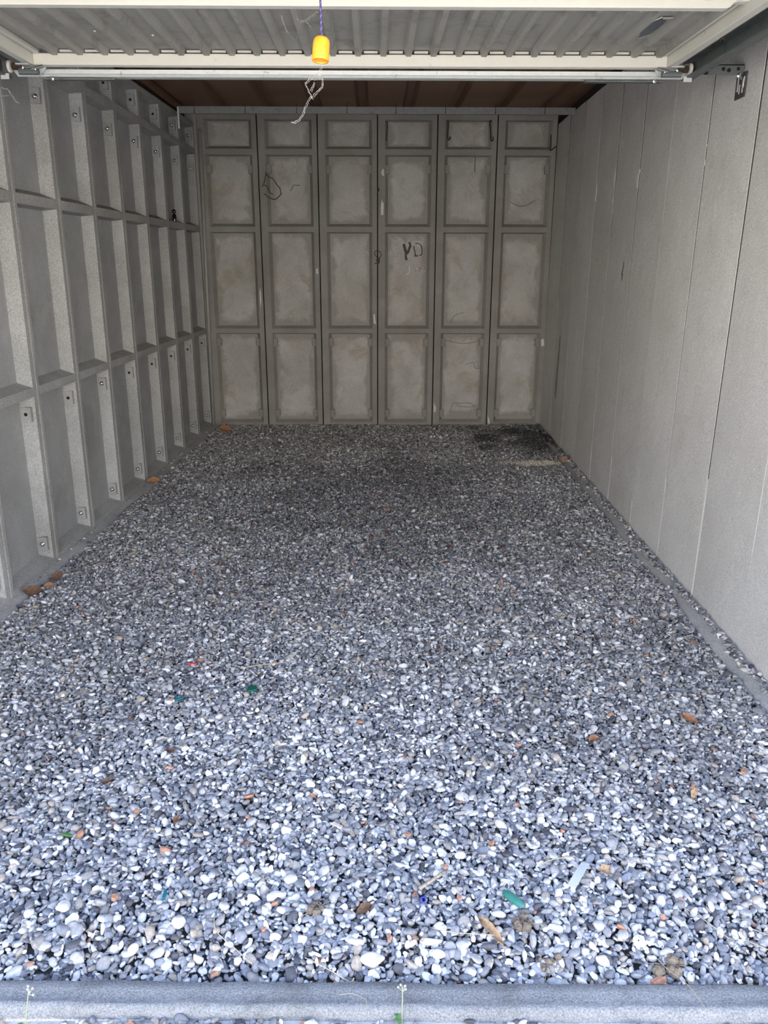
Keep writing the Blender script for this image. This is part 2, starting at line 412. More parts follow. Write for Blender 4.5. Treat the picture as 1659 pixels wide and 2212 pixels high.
# right wall: the smooth side of the same panels
g = MB(); g.prism([(XR(ya) + .037, ya), (XR(ya) + .11, ya), (XR(yb) + .11, yb), (XR(yb) + .037, yb)], 'z', -.1, RZ)
wall_right = g.build('wall_right', M['slab']); tag(wall_right, 'right garage wall of smooth upright concrete panels', 'wall', kind='structure')
def flat_panel(gap=.0016, ch=.0012):
    g = MB(); d = -.035
    n = 10; zs = [-.03 + (HW + .03) * i / n for i in range(n + 1)]
    us = [(gap, d), (gap, -ch), (gap + ch, 0), (P / 2, .0015), (P - gap - ch, 0), (P - gap, -ch), (P - gap, d)]
    for j in range(n):
        for i in range(len(us) - 1):
            g.quad((us[i][0], zs[j], us[i][1]), (us[i + 1][0], zs[j], us[i + 1][1]), (us[i + 1][0], zs[j + 1], us[i + 1][1]), (us[i][0], zs[j + 1], us[i][1]), 1 if i in (0, len(us) - 2) else 0)
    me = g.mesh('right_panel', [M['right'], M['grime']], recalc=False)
    bm = bmesh.new(); bm.from_mesh(me); bmesh.ops.remove_doubles(bm, verts=bm.verts, dist=1e-5); bmesh.ops.recalc_face_normals(bm, faces=bm.faces); bm.to_mesh(me); bm.free()
    return me
right_me = flat_panel(); right_panels = []
for k in range(NP):
    o = bpy.data.objects.new('panel', right_me); link(o, wall_right)
    o.matrix_local = side_matrix(XR, YB - k * P, YB - (k + 1) * P) @ Matrix.Translation((0, 0, random.uniform(-.003, .002)))
    right_panels.append(o)
for k, (za_, zb_) in {4: (0, .22), 5: (.02, .30), 6: (.03, .16), 7: (.02, .42), 8: (.01, .55), 9: (.4, .8)}.items():   # pale mortar left in the joints
    g = MB(); g.prism([(-.0022, za_), (.0016, za_), (.0018, zb_ * .7), (.0004, zb_), (-.0018, zb_ * .8)], 'z', -.004, .0012)
    g.build('mortar_line', M['mortar'], right_panels[k])
bpy.context.view_layer.update()

# ceiling: brown trapezoid steel sheet, ribs running front to back
g = MB(); zc0 = RZ; x = -1.84; prof = []
while x < 1.80:
    prof += [(x, zc0), (x + .262, zc0), (x + .285, zc0 + .045), (x + .337, zc0 + .045)]; x += .36
prof.append((x, zc0))
up = [(px, pz + .004) for px, pz in reversed(prof)]
fs = []
n_ = len(prof)
vs = [(px, y_, pz) for y_ in (1.15, YB + .2) for px, pz in prof] + [(px, y_, pz + .003) for y_ in (1.15, YB + .2) for px, pz in prof]
for i in range(n_ - 1):
    fs.append((i, i + 1, n_ + i + 1, n_ + i)); fs.append((2 * n_ + i, 3 * n_ + i, 3 * n_ + i + 1, 2 * n_ + i + 1))
g.add(vs, fs)
ceiling = g.build('ceiling', M['roof']); tag(ceiling, 'dark brown corrugated steel roof seen from below', 'ceiling', kind='structure')

# steel beam carrying the roof, just in front of the back wall
t = empty('roof_beam', (0, 6.55, 2.50)); tag(t, 'weathered zinc steel beam across the garage below the brown roof', 'beam')
g = MB(); L = [(6.545, 2.483), (6.549, 2.483), (6.549, 2.527), (6.62, 2.527), (6.62, 2.531), (6.545, 2.531)]
g.prism([(a - 6.55, b - 2.50) for a, b in L], 'x', -1.452, 1.497)
g.build('angle_profile', M['beam'], t)
g = MB(); g.box((-1.452, -.012, -.12), (-1.440, -.006, .026)); g.build('end_bracket', M['galv'], t)
hb = MB(); hb.tube([(0, -.006, -.012), (0, -.006, .03), (0, -.004, .058)], .0022, 6); hb.lathe([(.005, -.002), (.005, .003)], 6, M=Matrix.Translation((0, -.006, -.010)))
hb_me = hb.mesh('hook_bolt', M['darkmetal'])
for px in (-1.327, -.951, -.572, -.20, .163, .531, .902, 1.27):
    o = bpy.data.objects.new('hook_bolt', hb_me); link(o, t); o.location = (px, 0, 0)

# corner conduit, footings, lintel
g = MB(); g.tube([(-1.474, YB - .026, -.03), (-1.459, YB - .026, 1.2), (-1.438, YB - .026, 2.48)], .0135, 10)
o = g.build('corner_conduit', M['pipe'], smooth=True); tag(o, 'thin pale grey conduit running up the back left corner', 'pipe')
def footing(name, XF, sg, label, w0):
    g = MB(); n = 120; ya, yb = 1.36, YB - .02
    top = []; low = []
    for i in range(n + 1):
        y = ya + (yb - ya) * i / n
        w = w0 + .012 * math.sin(y * 5.1) + .018 * mnoise.noise(Vector((y * 3.1, sg * 3, 0))) + .008 * mnoise.noise(Vector((y * 14, sg, 1)))
        x = XF(y)
        top.append(((x - sg * .03, y, .010), (x + sg * w, y, .008 + .004 * mnoise.noise(Vector((y * 9, 2, sg)))), (x + sg * (w + .012), y, -.03)))
    vs = [p for t in top for p in t]; fs = []
    for i in range(n):
        for k in range(2): fs.append((i * 3 + k, i * 3 + k + 1, i * 3 + k + 4, i * 3 + k + 3))
    g.add(vs, fs); o = g.build(name, M['foot'], smooth=True); return tag(o, label, 'footing', kind='structure')
footing('trim_1', XL, 1, 'low concrete footing along the foot of the left wall', .065)
footing('trim_2', XR, -1, 'low concrete footing along the foot of the right wall', .080)
g = MB(); g.box((-1.86, 1.19, 2.26), (1.58, 1.27, RZ)); tag(g.build('trim_3', M['cream']), 'unseen cream steel lintel added to shade the garage opening', 'lintel', kind='structure')  # out of view, added for how it shades the incoming daylight

# concrete threshold across the opening
g = MB(); n = 140; prof = [(.068, -.12), (.067, -.004), (.062, .003), (.040, .004), (.020, .0005), (.012, .0035), (.004, .002), (-.003, -.007), (-.005, -.12)]
vs = []
for i in range(n + 1):
    x = -1.9 + 3.5 * i / n; y0 = 1.2345 - .0182 * x
    for k, (dy, dz) in enumerate(prof):
        w = .003 * mnoise.noise(Vector((x * 9, k * .7, 0))) + .0015 * mnoise.noise(Vector((x * 60, k, 3)))
        vs.append((x, y0 + dy + (w if 0 < k < 8 else 0), dz + (w * .8 if 0 < k < 8 else 0)))
np_ = len(prof); fs = []
for i in range(n):
    for k in range(np_ - 1): fs.append((i * np_ + k, i * np_ + k + 1, (i + 1) * np_ + k + 1, (i + 1) * np_ + k))
fs += [tuple(range(np_)), tuple(n * np_ + k for k in range(np_ - 1, -1, -1))]
g.add(vs, fs); thr = g.build('threshold', M['sill'], smooth=True); tag(thr, 'grey concrete threshold strip across the garage entrance', 'threshold')

# ---------------------------------------------------------------- floor, outside ground and gravel
def bed(x, y):
    """height of the gravel bed"""
    z = .007 * mnoise.noise(Vector((x * 1.3, y * 1.1, 0))) + .004 * mnoise.noise(Vector((x * 4.1, y * 3.7, 5)))
    d = y - (1.302 - .0182 * x)
    z -= .024 * max(0, 1 - d / .13) ** 1.5
    if x > .9 and y > 5.9: z += .035 * max(0, 1 - math.hypot((x - 1.5) / .75, (y - 6.75) / .75))
    return z
g = MB(); nx, ny = 40, 70; vs = []
for j in range(ny + 1):
    y = 1.31 + (YB + .09 - 1.31) * j / ny
    for i in range(nx + 1):
        x = XL(y) - .07 + (XR(y) + .04 - XL(y) + .07) * i / nx
        vs.append((x, max(y, 1.303 - .0182 * x), bed(x, y) - .014))
fs = [(j * (nx + 1) + i, j * (nx + 1) + i + 1, (j + 1) * (nx + 1) + i + 1, (j + 1) * (nx + 1) + i) for j in range(ny) for i in range(nx)]
g.add(vs, fs); floor = g.build('floor', M['soil'], smooth=True); tag(floor, 'garage floor of loose grey gravel', 'floor', kind='structure')
g = MB()
ring = [(-30, 1.24), (30, 1.24), (30, -30), (-30, -30)]
g.add([(x, y, -.026) for x, y in ring], [(0, 1, 2, 3)])
M['yard'] = plain('grey_gravel_yard', (.48, .46, .42, 1), 0.95, var=0.4, scale=50, bumpk=.4)
yard = g.build('ground', M['yard']); tag(yard, 'grey gravel yard outside the threshold', 'ground', kind='structure')

def pebble_mesh(i):
    r = random.Random(100 + i); bm = bmesh.new(); bmesh.ops.create_icosphere(bm, subdivisions=2, radius=1.0)
    planes = []
    for _ in range(r.randint(5, 9)):
        d = Vector((r.gauss(0, 1), r.gauss(0, 1), r.gauss(0, 1))).normalized(); planes.append((d, r.uniform(.52, .85)))
    off = Vector((r.uniform(0, 50), r.uniform(0, 50), r.uniform(0, 50)))
    for v in bm.verts:
        c = v.co * (1 + .16 * mnoise.noise(v.co * 1.3 + off))
        for d, k in planes:
            e_ = c.dot(d) - k
            if e_ > 0: c = c - d * e_ * .93
        v.co = c
    me = bpy.data.meshes.new('pebble'); bm.to_mesh(me); bm.free(); me.materials.append(M['pebble'])
    me.polygons.foreach_set('use_smooth', [True] * len(me.polygons)); return me
NPROTO = 16
peb_me = [pebble_mesh(i) for i in range(NPROTO)]

PAL = .92 * np.array([(.56, .555, .54), (.40, .40, .40), (.28, .285, .295), (.22, .235, .265), (.84, .83, .81), (.43, .375, .305), (.10, .10, .11), (.48, .25, .16), (.34, .325, .30), (.68, .67, .66)])
PW = np.array([.15, .18, .17, .14, .13, .06, .075, .006, .09, .055]); PW = PW / PW.sum()
def fbm(x, y, s, o):
    return mnoise.noise(Vector((x * s, y * s, o))) + .5 * mnoise.noise(Vector((x * s * 2.1, y * s * 2.1, o + 9)))
def scatter(x0, x1, y0, y1, sp, keep):
    out = []
    nyy = int((y1 - y0) / sp); nxx = int((x1 - x0) / sp)
    jx = RNG.uniform(-.62, .62, (nyy, nxx)); jy = RNG.uniform(-.62, .62, (nyy, nxx))
    for j in range(nyy):
        for i in range(nxx):
            x = x0 + (i + .5 + (.5 if j & 1 else 0) + jx[j, i]) * sp; y = y0 + (j + .5 + jy[j, i]) * sp
            z = keep(x, y)
            if z is not None: out.append((x, y, z))
    return np.array(out)
def keep_in(x, y):
    if y < 1.313 - .0182 * x or y > YB - .008: return None
    l = x - XL(y); r = XR(y) - x
    if l < .012 or r < .010: return None
    if l < .070 and mnoise.noise(Vector((x * 9, y * 9, 3))) < (.40 - 1.1 * max(0, .034 - l) / .022): return None
    if r < .088:
        if r < .035:
            if random.random() < .2: return None
        elif mnoise.noise(Vector((x * 9, y * 7, 8))) < .42 - .75 * max(0, (.060 - r) / .025): return None
        return .013
    return bed(x, y)
pts = scatter(-1.75, 1.56, 1.30, YB, .0118, keep_in)
def keep_out(x, y):
    if y > 1.229 - .0182 * x: return None
    if mnoise.noise(Vector((x * 7, y * 7, 1))) < -.05 and random.random() < .8: return None
    return -.024
pts_low = scatter(-1.75, 1.56, 1.30, YB, .0135, lambda x, y: (lambda z: None if z is None or XR(y) - x < .09 else z - .009)(keep_in(x, y)))
pts = np.concatenate([pts, pts_low])
pts2 = scatter(-1.6, 1.6, .72, 1.26, .0135, keep_out)
N1 = len(pts); pts = np.concatenate([pts, pts2]); N = len(pts)
size = np.exp(RNG.normal(math.log(.0080), .30, N)).clip(.004, .0175)
size[N1:] *= .95
scl = np.stack([size * RNG.uniform(.95, 1.5, N), size * RNG.uniform(.60, 1.05, N), size * RNG.uniform(.38, .75, N)], 1)
rot = np.stack([RNG.normal(0, .5, N), RNG.normal(0, .5, N), RNG.uniform(0, 2 * PI, N)], 1)
pts[:, 2] += RNG.uniform(-.006, .004, N) + scl[:, 2] * .25
tint = PAL[RNG.choice(len(PAL), N, p=PW)] * RNG.uniform(.82, 1.15, (N, 1))
for i in range(N):
    x, y, z = pts[i]
    d = fbm(x, y, 1.6, 2.0)                                         # dusty and damp patches in the bed
    k = 1.0 + .16 * d + .20 * max(0.0, min(1.0, (2.7 - y) / 1.0 + .5 * d))   # stones by the entrance tinted lighter: stronger daylight put into their colour
    if i < N1:
        if x > .85 and y > 5.85:                                    # dark burnt heap in the back right corner
            h = 1 - math.hypot((x - 1.35) / .62, (y - 6.62) / .68) + .6 * fbm(x, y, 4, 7)
            if h > 0: k *= 1 - .74 * min(1, h * 1.9)
        s_ = 1 - math.hypot((x - 1.19) / .28, (y - 5.83 - .03 * math.sin(9 * x)) / .10) + .3 * fbm(x, y, 9, 4)
        if s_ > 0:
            c = min(1, s_ * 2); tint[i] = tint[i] * (1 - c) + np.array((.95, .86, .74)) * c * random.uniform(.7, 1.1)
        h = 1 - math.hypot(x / 1.25, (y - 4.75) / 1.75) + .5 * fbm(x, y, 1.9, 12.0)      # broad ragged oval of darker stones, middle to back
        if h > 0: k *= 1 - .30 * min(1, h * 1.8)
        if abs(x) < .8 and y > 3.6 and random.random() < .012: tint[i] = (.26, .085, .05)
    else:
        k *= .8
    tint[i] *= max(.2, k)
# the 300 stones that show largest are objects of their own, the rest is one mass of gravel
view = np.array([f_.x, f_.y, f_.z]); dep = (pts - np.array(CAM_P)) @ view
sx_ = ((pts - np.array(CAM_P)) @ np.array([r_.x, r_.y, r_.z])) / dep * 1729.9
vis = (abs(sx_) < 815) & (np.arange(N) < N1) & (pts[:, 1] > 1.33 - .0182 * pts[:, 0])
score = np.where(vis, scl[:, 0] * scl[:, 1] / dep ** 2, 0); top_i = np.argsort(-score)[:300]
idx = RNG.integers(0, NPROTO, N)
protos = bpy.data.collections.new('pebble_shapes')
for q, i in enumerate(top_i):
    k = q % NPROTO
    o = bpy.data.objects.new('pebble', peb_me[k]); link(o, floor)
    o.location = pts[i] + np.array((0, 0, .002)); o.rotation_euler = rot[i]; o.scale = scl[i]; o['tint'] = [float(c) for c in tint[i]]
    if q < NPROTO: protos.objects.link(o)
rest = np.ones(N, bool); rest[top_i] = False
me = bpy.data.meshes.new('gravel'); nr = int(rest.sum()); me.vertices.add(nr); me.vertices.foreach_set('co', pts[rest].astype(np.float32).ravel())
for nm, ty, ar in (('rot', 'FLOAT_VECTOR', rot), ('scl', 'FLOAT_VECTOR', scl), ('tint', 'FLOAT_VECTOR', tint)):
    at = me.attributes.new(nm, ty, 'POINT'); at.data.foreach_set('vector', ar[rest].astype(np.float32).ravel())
at = me.attributes.new('pick', 'INT', 'POINT'); at.data.foreach_set('value', idx[rest].astype(np.int32))
gravel = bpy.data.objects.new('gravel', me); link(gravel, floor); gravel['kind'] = 'stuff'
ng = bpy.data.node_groups.new('gravel_bed', 'GeometryNodeTree')
ng.interface.new_socket('Geometry', in_out='INPUT', socket_type='NodeSocketGeometry'); ng.interface.new_socket('Geometry', in_out='OUTPUT', socket_type='NodeSocketGeometry')
gi = ng.nodes.new('NodeGroupInput'); go = ng.nodes.new('NodeGroupOutput'); ip = ng.nodes.new('GeometryNodeInstanceOnPoints'); ci = ng.nodes.new('GeometryNodeCollectionInfo')
ci.inputs['Collection'].default_value = protos; ci.inputs['Separate Children'].default_value = True; ci.inputs['Reset Children'].default_value = True
def named(nm, ty):
    a_ = ng.nodes.new('GeometryNodeInputNamedAttribute'); a_.data_type = ty; a_.inputs['Name'].default_value = nm; return a_.outputs[0]
e2 = ng.nodes.new('FunctionNodeEulerToRotation')
ng.links.new(gi.outputs[0], ip.inputs['Points']); ng.links.new(ci.outputs[0], ip.inputs['Instance']); ip.inputs['Pick Instance'].default_value = True
ng.links.new(named('pick', 'INT'), ip.inputs['Instance Index']); ng.links.new(named('rot', 'FLOAT_VECTOR'), e2.inputs[0]); ng.links.new(e2.outputs[0], ip.inputs['Rotation'])
ng.links.new(named('scl', 'FLOAT_VECTOR'), ip.inputs['Scale']); ng.links.new(ip.outputs[0], go.inputs[0])
gm = gravel.modifiers.new('gravel_bed', 'NODES'); gm.node_group = ng

# ---------------------------------------------------------------- outlines and lines measured on the walls, in metres
DATA = {
 'wire_loop': [(-0.91,7.277,2.157),(-0.907,7.277,2.138),(-0.882,7.277,2.118),(-0.854,7.277,2.105),(-0.836,7.277,2.083),(-0.819,7.277,2.055),(-0.796,7.277,2.031),(-0.789,7.277,1.998),(-0.784,7.277,1.989),(-0.798,7.277,1.972),(-0.823,7.277,1.95),(-0.849,7.277,1.942),(-0.882,7.277,1.954),(-0.907,7.277,1.967),(-0.918,7.277,1.98),(-0.932,7.277,1.985)],
 'wire_tail': [(-0.911,7.281,2.138),(-0.919,7.281,2.097),(-0.929,7.281,2.068),(-0.944,7.281,2.042)],
 'wire_short': [(-0.925,7.277,2.053),(-0.904,7.277,2.046),(-0.895,7.277,2.029),(-0.882,7.277,1.998),(-0.868,7.277,1.987),(-0.855,7.277,1.983)],
 'crack2': [(-0.72,7.334,2.016),(-0.701,7.334,2.025),(-0.685,7.334,2.058),(-0.664,7.334,2.058),(-0.626,7.334,2.056)],
 'ring': [(0.028,7.277,1.47),(0.007,7.277,1.497),(0.002,7.277,1.51),(0.009,7.277,1.523),(0.023,7.277,1.53),(0.042,7.277,1.526),(0.061,7.277,1.501),(0.056,7.277,1.488),(0.04,7.277,1.461)],
 'ring_tag': [(0.023,7.275,1.465),(0.04,7.275,1.467),(0.049,7.275,1.452),(0.044,7.275,1.425),(0.028,7.275,1.425),(0.018,7.275,1.447)],
 'ring_stub': [(0.028,7.277,1.427),(0.004,7.277,1.422)],
 'nub1': [(0.028,7.281,2.035),(0.042,7.281,2.035),(0.047,7.281,2.01),(0.028,7.281,2.01)],
 'paint1': [(0.072,7.288,2.185),(0.083,7.288,2.179),(0.084,7.288,2.126),(0.067,7.288,2.136),(0.06,7.288,2.155)],
 'paint2': [(0.065,7.288,1.95),(0.071,7.288,1.924),(0.082,7.288,1.915),(0.081,7.288,1.824),(0.07,7.288,1.818),(0.058,7.288,1.824),(0.056,7.288,1.868)],
 'hookA': [(0.61,7.285,2.55),(0.618,7.285,2.544),(0.615,7.285,2.467),(0.615,7.285,2.419),(0.63,7.285,2.411),(0.636,7.285,2.434)],
 'hookB': [(0.975,7.277,2.552),(0.962,7.277,2.55),(0.959,7.277,2.535),(0.969,7.277,2.467),(0.974,7.277,2.408),(0.991,7.277,2.405),(0.989,7.277,2.434)],
 'hookC': [(1.472,7.277,2.448),(1.475,7.277,2.379),(1.474,7.277,2.343),(1.481,7.277,2.331),(1.522,7.277,2.363)],
 'hookD': [(0.098,7.285,2.547),(0.111,7.285,2.532),(0.107,7.285,2.464),(0.1,7.285,2.401)],
 'crackarc': [(1.162,7.334,1.932),(1.213,7.334,1.907),(1.274,7.334,1.897),(1.334,7.334,1.914),(1.382,7.334,1.948)],
 'crackv': [(0.855,7.334,2.286),(0.854,7.334,2.226),(0.854,7.334,2.161)],
 'g_v1': [(0.256,7.336,1.588),(0.265,7.336,1.557),(0.274,7.336,1.524),(0.284,7.336,1.496)],
 'g_v2': [(0.302,7.336,1.602),(0.314,7.336,1.58),(0.31,7.336,1.558),(0.3,7.336,1.535),(0.29,7.336,1.508)],
 'g_v3': [(0.274,7.336,1.499),(0.277,7.336,1.474),(0.283,7.336,1.452)],
 'g_o1': [(0.358,7.336,1.584),(0.369,7.336,1.592),(0.39,7.336,1.589),(0.407,7.336,1.574),(0.415,7.336,1.547),(0.416,7.336,1.519),(0.412,7.336,1.499),(0.394,7.336,1.492)],
 'g_o2': [(0.346,7.336,1.571),(0.347,7.336,1.546),(0.354,7.336,1.527),(0.359,7.336,1.497),(0.356,7.336,1.488),(0.385,7.336,1.49)],
 'g_w1': [(0.308,7.336,1.401),(0.308,7.336,1.379),(0.311,7.336,1.357)],
 'g_w2': [(0.284,7.336,1.339),(0.293,7.336,1.334),(0.305,7.336,1.352)],
 'g_w3': [(0.369,7.336,1.392),(0.375,7.336,1.382),(0.374,7.336,1.368)],
 'g_p1': [(0.39,7.336,1.39),(0.401,7.336,1.388),(0.41,7.336,1.382),(0.394,7.336,1.371),(0.408,7.336,1.357)],
 'g_k1': [(0.365,7.336,1.376),(0.368,7.336,1.361)],
 'whiteA': [(-1.006,7.288,1.174),(-0.996,7.288,1.225),(-0.993,7.288,1.113),(-1.003,7.288,1.052)],
 'whiteB': [(-0.507,7.288,1.376),(-0.491,7.288,1.386),(-0.489,7.288,1.336),(-0.506,7.288,1.341)],
 'whiteC': [(-0.009,7.288,0.991),(0.004,7.288,1.001),(0.015,7.288,0.908),(-0.005,7.288,0.918)],
 'whiteD': [(0.544,7.288,0.208),(0.565,7.288,0.161),(0.557,7.288,0.12),(0.545,7.288,0.123)],
 'whiteE': [(1.042,7.288,0.09),(1.062,7.288,0.042),(1.064,7.288,-0.009),(1.049,7.288,-0.006)],
 'whiteF': [(1.493,7.288,0.774),(1.515,7.288,0.785),(1.525,7.288,0.723),(1.498,7.288,0.717)],
 'chipA': [(1.4503,3.808,1.945),(1.4496,3.789,1.923),(1.4493,3.794,1.89),(1.4485,3.787,1.839),(1.4494,3.817,1.853),(1.4505,3.842,1.902),(1.4504,3.826,1.925)],
 'chipB': [(1.4721,4.797,1.933),(1.4716,4.776,1.924),(1.4717,4.798,1.883),(1.4709,4.789,1.828),(1.4717,4.818,1.834),(1.4726,4.84,1.88)],
 'chipC': [(1.4842,5.318,1.987),(1.4834,5.293,1.961),(1.4832,5.302,1.914),(1.4828,5.301,1.866),(1.4836,5.331,1.877),(1.4841,5.335,1.933)],
 'chipD': [(1.4939,5.771,1.944),(1.4932,5.752,1.912),(1.4929,5.761,1.83),(1.4938,5.801,1.833),(1.4943,5.806,1.89)],
 'chipE': [(1.4828,5.316,1.819),(1.4822,5.293,1.818),(1.4821,5.3,1.782),(1.4826,5.321,1.787)],
 'darkscratch': [(1.4688,4.918,1.439),(1.4685,4.922,1.399),(1.4686,4.941,1.368),(1.4681,4.921,1.364),(1.4681,4.932,1.328)],
 'holes': [(1.509,6.476,1.74),(1.5026,6.197,1.734),(1.5072,6.3,2.12),(1.4983,5.856,2.233)],
 'web1': [(-0.123,2.0,1.955),(-0.146,2.094,1.968),(-0.17,2.188,1.983),(-0.185,2.281,2.005),(-0.196,2.375,2.012),(-0.209,2.469,2.021),(-0.223,2.562,2.033),(-0.242,2.656,2.062),(-0.259,2.75,2.092)],
 'web2': [(-0.276,2.72,2.134),(-0.271,2.73,2.114),(-0.263,2.74,2.097),(-0.259,2.75,2.092)],
 'web3': [(-0.259,2.75,2.092),(-0.284,2.89,2.12),(-0.298,3.03,2.143),(-0.31,3.17,2.162),(-0.321,3.31,2.176),(-0.331,3.45,2.194)],
 'web4': [(-0.17,2.3,2.011),(-0.169,2.333,2.013),(-0.166,2.367,2.017),(-0.166,2.4,2.017)],
 'web5': [(-0.188,2.25,2.002),(-0.187,2.275,2.007),(-0.186,2.3,2.01)],
 'hang1': [(-0.118,2.0,1.857),(-0.118,2.0,1.849),(-0.121,2.0,1.84),(-0.13,2.0,1.831),(-0.136,2.0,1.825),(-0.146,2.0,1.82),(-0.154,2.0,1.812),(-0.151,2.0,1.805),(-0.145,2.0,1.792),(-0.14,2.0,1.782)],
 'hang2': [(-0.13,2.0,1.831),(-0.118,2.0,1.828),(-0.116,2.0,1.82),(-0.117,2.0,1.807),(-0.124,2.0,1.799),(-0.134,2.0,1.792),(-0.137,2.0,1.786),(-0.145,2.0,1.783),(-0.154,2.0,1.768),(-0.161,2.0,1.752),(-0.169,2.0,1.74),(-0.178,2.0,1.735),(-0.188,2.0,1.732)],
 'hang3': [(-0.136,2.0,1.82),(-0.126,2.0,1.822),(-0.118,2.0,1.823)],
 'hang4': [(-0.134,2.0,1.815),(-0.137,2.0,1.806),(-0.143,2.0,1.798)],
 'webL': [(-1.372,3.3,2.044),(-1.364,3.308,2.041),(-1.359,3.317,2.044),(-1.352,3.325,2.028),(-1.347,3.333,2.016),(-1.345,3.342,2.007),(-1.337,3.35,2.002)],
 'webL2': [(-1.361,3.25,2.009),(-1.352,3.277,2.014),(-1.348,3.303,2.02),(-1.349,3.33,2.018)],
 'webL3': [(-1.333,3.4,2.021),(-1.333,3.4,1.988)],
 'screw': [(1.361,3.44,2.129),(1.365,3.44,2.106),(1.368,3.44,2.085)],
 'label_tag': [(0.507,1.62),(0.526,1.613),(0.47,1.53),(0.455,1.544)],
 'crackA': [(0.697,7.331,0.118),(0.719,7.331,0.189),(0.742,7.331,0.201),(0.789,7.331,0.195),(0.837,7.331,0.201),(0.902,7.331,0.189),(0.903,7.331,0.165),(0.79,7.331,0.166),(0.754,7.331,0.189)],
 'crackB': [(0.825,7.331,0.552),(0.872,7.331,0.564),(0.909,7.331,0.566),(0.902,7.331,0.535),(0.932,7.331,0.512),(0.978,7.331,0.529)],
 'crackC': [(0.645,7.331,0.764),(0.727,7.331,0.747),(0.796,7.331,0.738),(0.889,7.331,0.747),(0.946,7.331,0.77)],
 'crackD': [(0.676,7.331,0.91),(0.687,7.331,0.938),(0.709,7.331,0.972),(0.754,7.331,1.0),(0.805,7.331,1.008)],
 'darkstreak': [(1.5046,6.601,0.869),(1.5041,6.616,0.701),(1.5037,6.632,0.529),(1.5028,6.629,0.357)],
}

# ---------------------------------------------------------------- marks on the walls (parts of their panels)
def panel_of(list_, pts):
    c = sum((Vector(p) for p in pts), Vector()) / len(pts); best = None
    for o in list_:
        q = o.matrix_world.inverted() @ c
        d = 0 if 0 <= q.x <= P + .001 else 1
        if d == 0: best = o; break
        if best is None: best = o
    return best
def patch(list_, name, key, mat):
    pts = DATA[key]; o = panel_of(list_, pts); inv = o.matrix_world.inverted()
    g = MB(); loc = [inv @ Vector(p) for p in pts]; n = len(loc)
    top = [Vector((p.x, p.y, p.z + .0006)) for p in loc]; low = [Vector((p.x, p.y, p.z - .002)) for p in loc]
    g.add(top + low, [tuple(range(n))] + [(i, n + i, n + (i + 1) % n, (i + 1) % n) for i in range(n)])
    return g.build(name, mat, o)
def stroke(list_, name, key, mat, wd):
    pts = spline(DATA[key], 3); o = panel_of(list_, pts); inv = o.matrix_world.inverted(); loc = [inv @ p for p in pts]
    g = MB(); vs = []; n = len(loc)
    if loc[0].z < -.03: loc = [Vector((p.x, p.y, -.042)) for p in loc]
    for i, p in enumerate(loc):
        t = loc[min(i + 1, n - 1)] - loc[max(i - 1, 0)]; sd = Vector((-t.y, t.x, 0)).normalized()
        w = wd * (.75 + .4 * mnoise.noise(Vector((p.x * 40, p.y * 40, 2))) + (.1 if 0 < i < n - 1 else -.15))
        vs += [p + sd * w / 2 + Vector((0, 0, .0008)), p - sd * w / 2 + Vector((0, 0, .0008))]
    g.add(vs, [(2 * i, 2 * i + 1, 2 * i + 3, 2 * i + 2) for i in range(n - 1)])
    return g.build(name, mat, o)
for k in ('paint1', 'paint2', 'whiteA', 'whiteB', 'whiteC', 'whiteD', 'whiteE', 'whiteF'): patch(back_panels, 'mortar_smear', k, M['paintwhite'])
for k in ('chipA', 'chipB', 'chipC', 'chipD', 'chipE'): patch(right_panels, 'mortar_chip', k, M['paintwhite'])
stroke(right_panels, 'scratch', 'darkscratch', M['chalk_dark'], .014)
for k, w in (('g_v1', .028), ('g_v2', .023), ('g_v3', .026), ('g_o1', .011), ('g_o2', .013)): stroke(back_panels, 'charcoal_letter', k, M['chalk_dark'], w)
for k in ('g_w1', 'g_w2', 'g_w3'): stroke(back_panels, 'chalk_mark', k, M['paintwhite'], .010)
stroke(back_panels, 'chalk_mark', 'g_p1', M['chalk_pink'], .010); stroke(back_panels, 'chalk_mark', 'g_k1', M['chalk_dark'], .006)
for k, w in (('crack2', .005), ('crackarc', .004), ('crackv', .006)): stroke(back_panels, 'crack', k, M['hole'], w)
for k in ('crackA', 'crackB', 'crackC', 'crackD'): stroke(back_panels, 'cobweb_thread', k, M['hair'], .0045)
stroke(right_panels, 'damp_streak', 'darkstreak', M['stain'], .05)

# ---------------------------------------------------------------- wires and hooks hanging on the back wall
def wire(name, keys, r, mat, label, cat, group=None):
    g = MB()
    for k in keys: g.tube(spline(DATA[k], 4), r, 6)
    o = g.build(name, mat, smooth=True); return tag(o, label, cat, group)
wire('wire_loop', ['wire_loop', 'wire_tail', 'wire_short'], .003, M['darkmetal'], 'large loose loop of dark wire hanging on the second back panel from the left', 'wire')
t = empty('wire_ring', DATA['ring'][0]); tag(t, 'small dark wire ring with rusty clamp in the middle joint of the back wall', 'wire ring')
def sub(pts): return [Vector(p) - t.location for p in pts]
g = MB(); g.tube(sub(spline(DATA['ring'], 4)), .0026, 6); g.tube(sub(DATA['ring_stub']), .003, 6); g.build('ring', M['darkmetal'], t, smooth=True)
g = MB(); pp = sub(DATA['ring_tag']); g.prism([(p.x, p.z) for p in pp], 'y', -.006, .006); g.build('clamp', M['rust'], t)
g = MB(); pp = [Vector(p) for p in DATA['nub1']]; g.prism([(p.x, p.z) for p in pp], 'y', YB - .012, YB + .004)
tag(g.build('rusty_nail', M['rust']), 'rusty nail head in the middle back wall joint above the wire ring', 'nail')
wire('iron_hook', ['hookA'], .0045, M['darkmetal'], 'dark iron hook at the left edge of the fifth back panel under the beam', 'hook', 'iron hooks under the back beam')
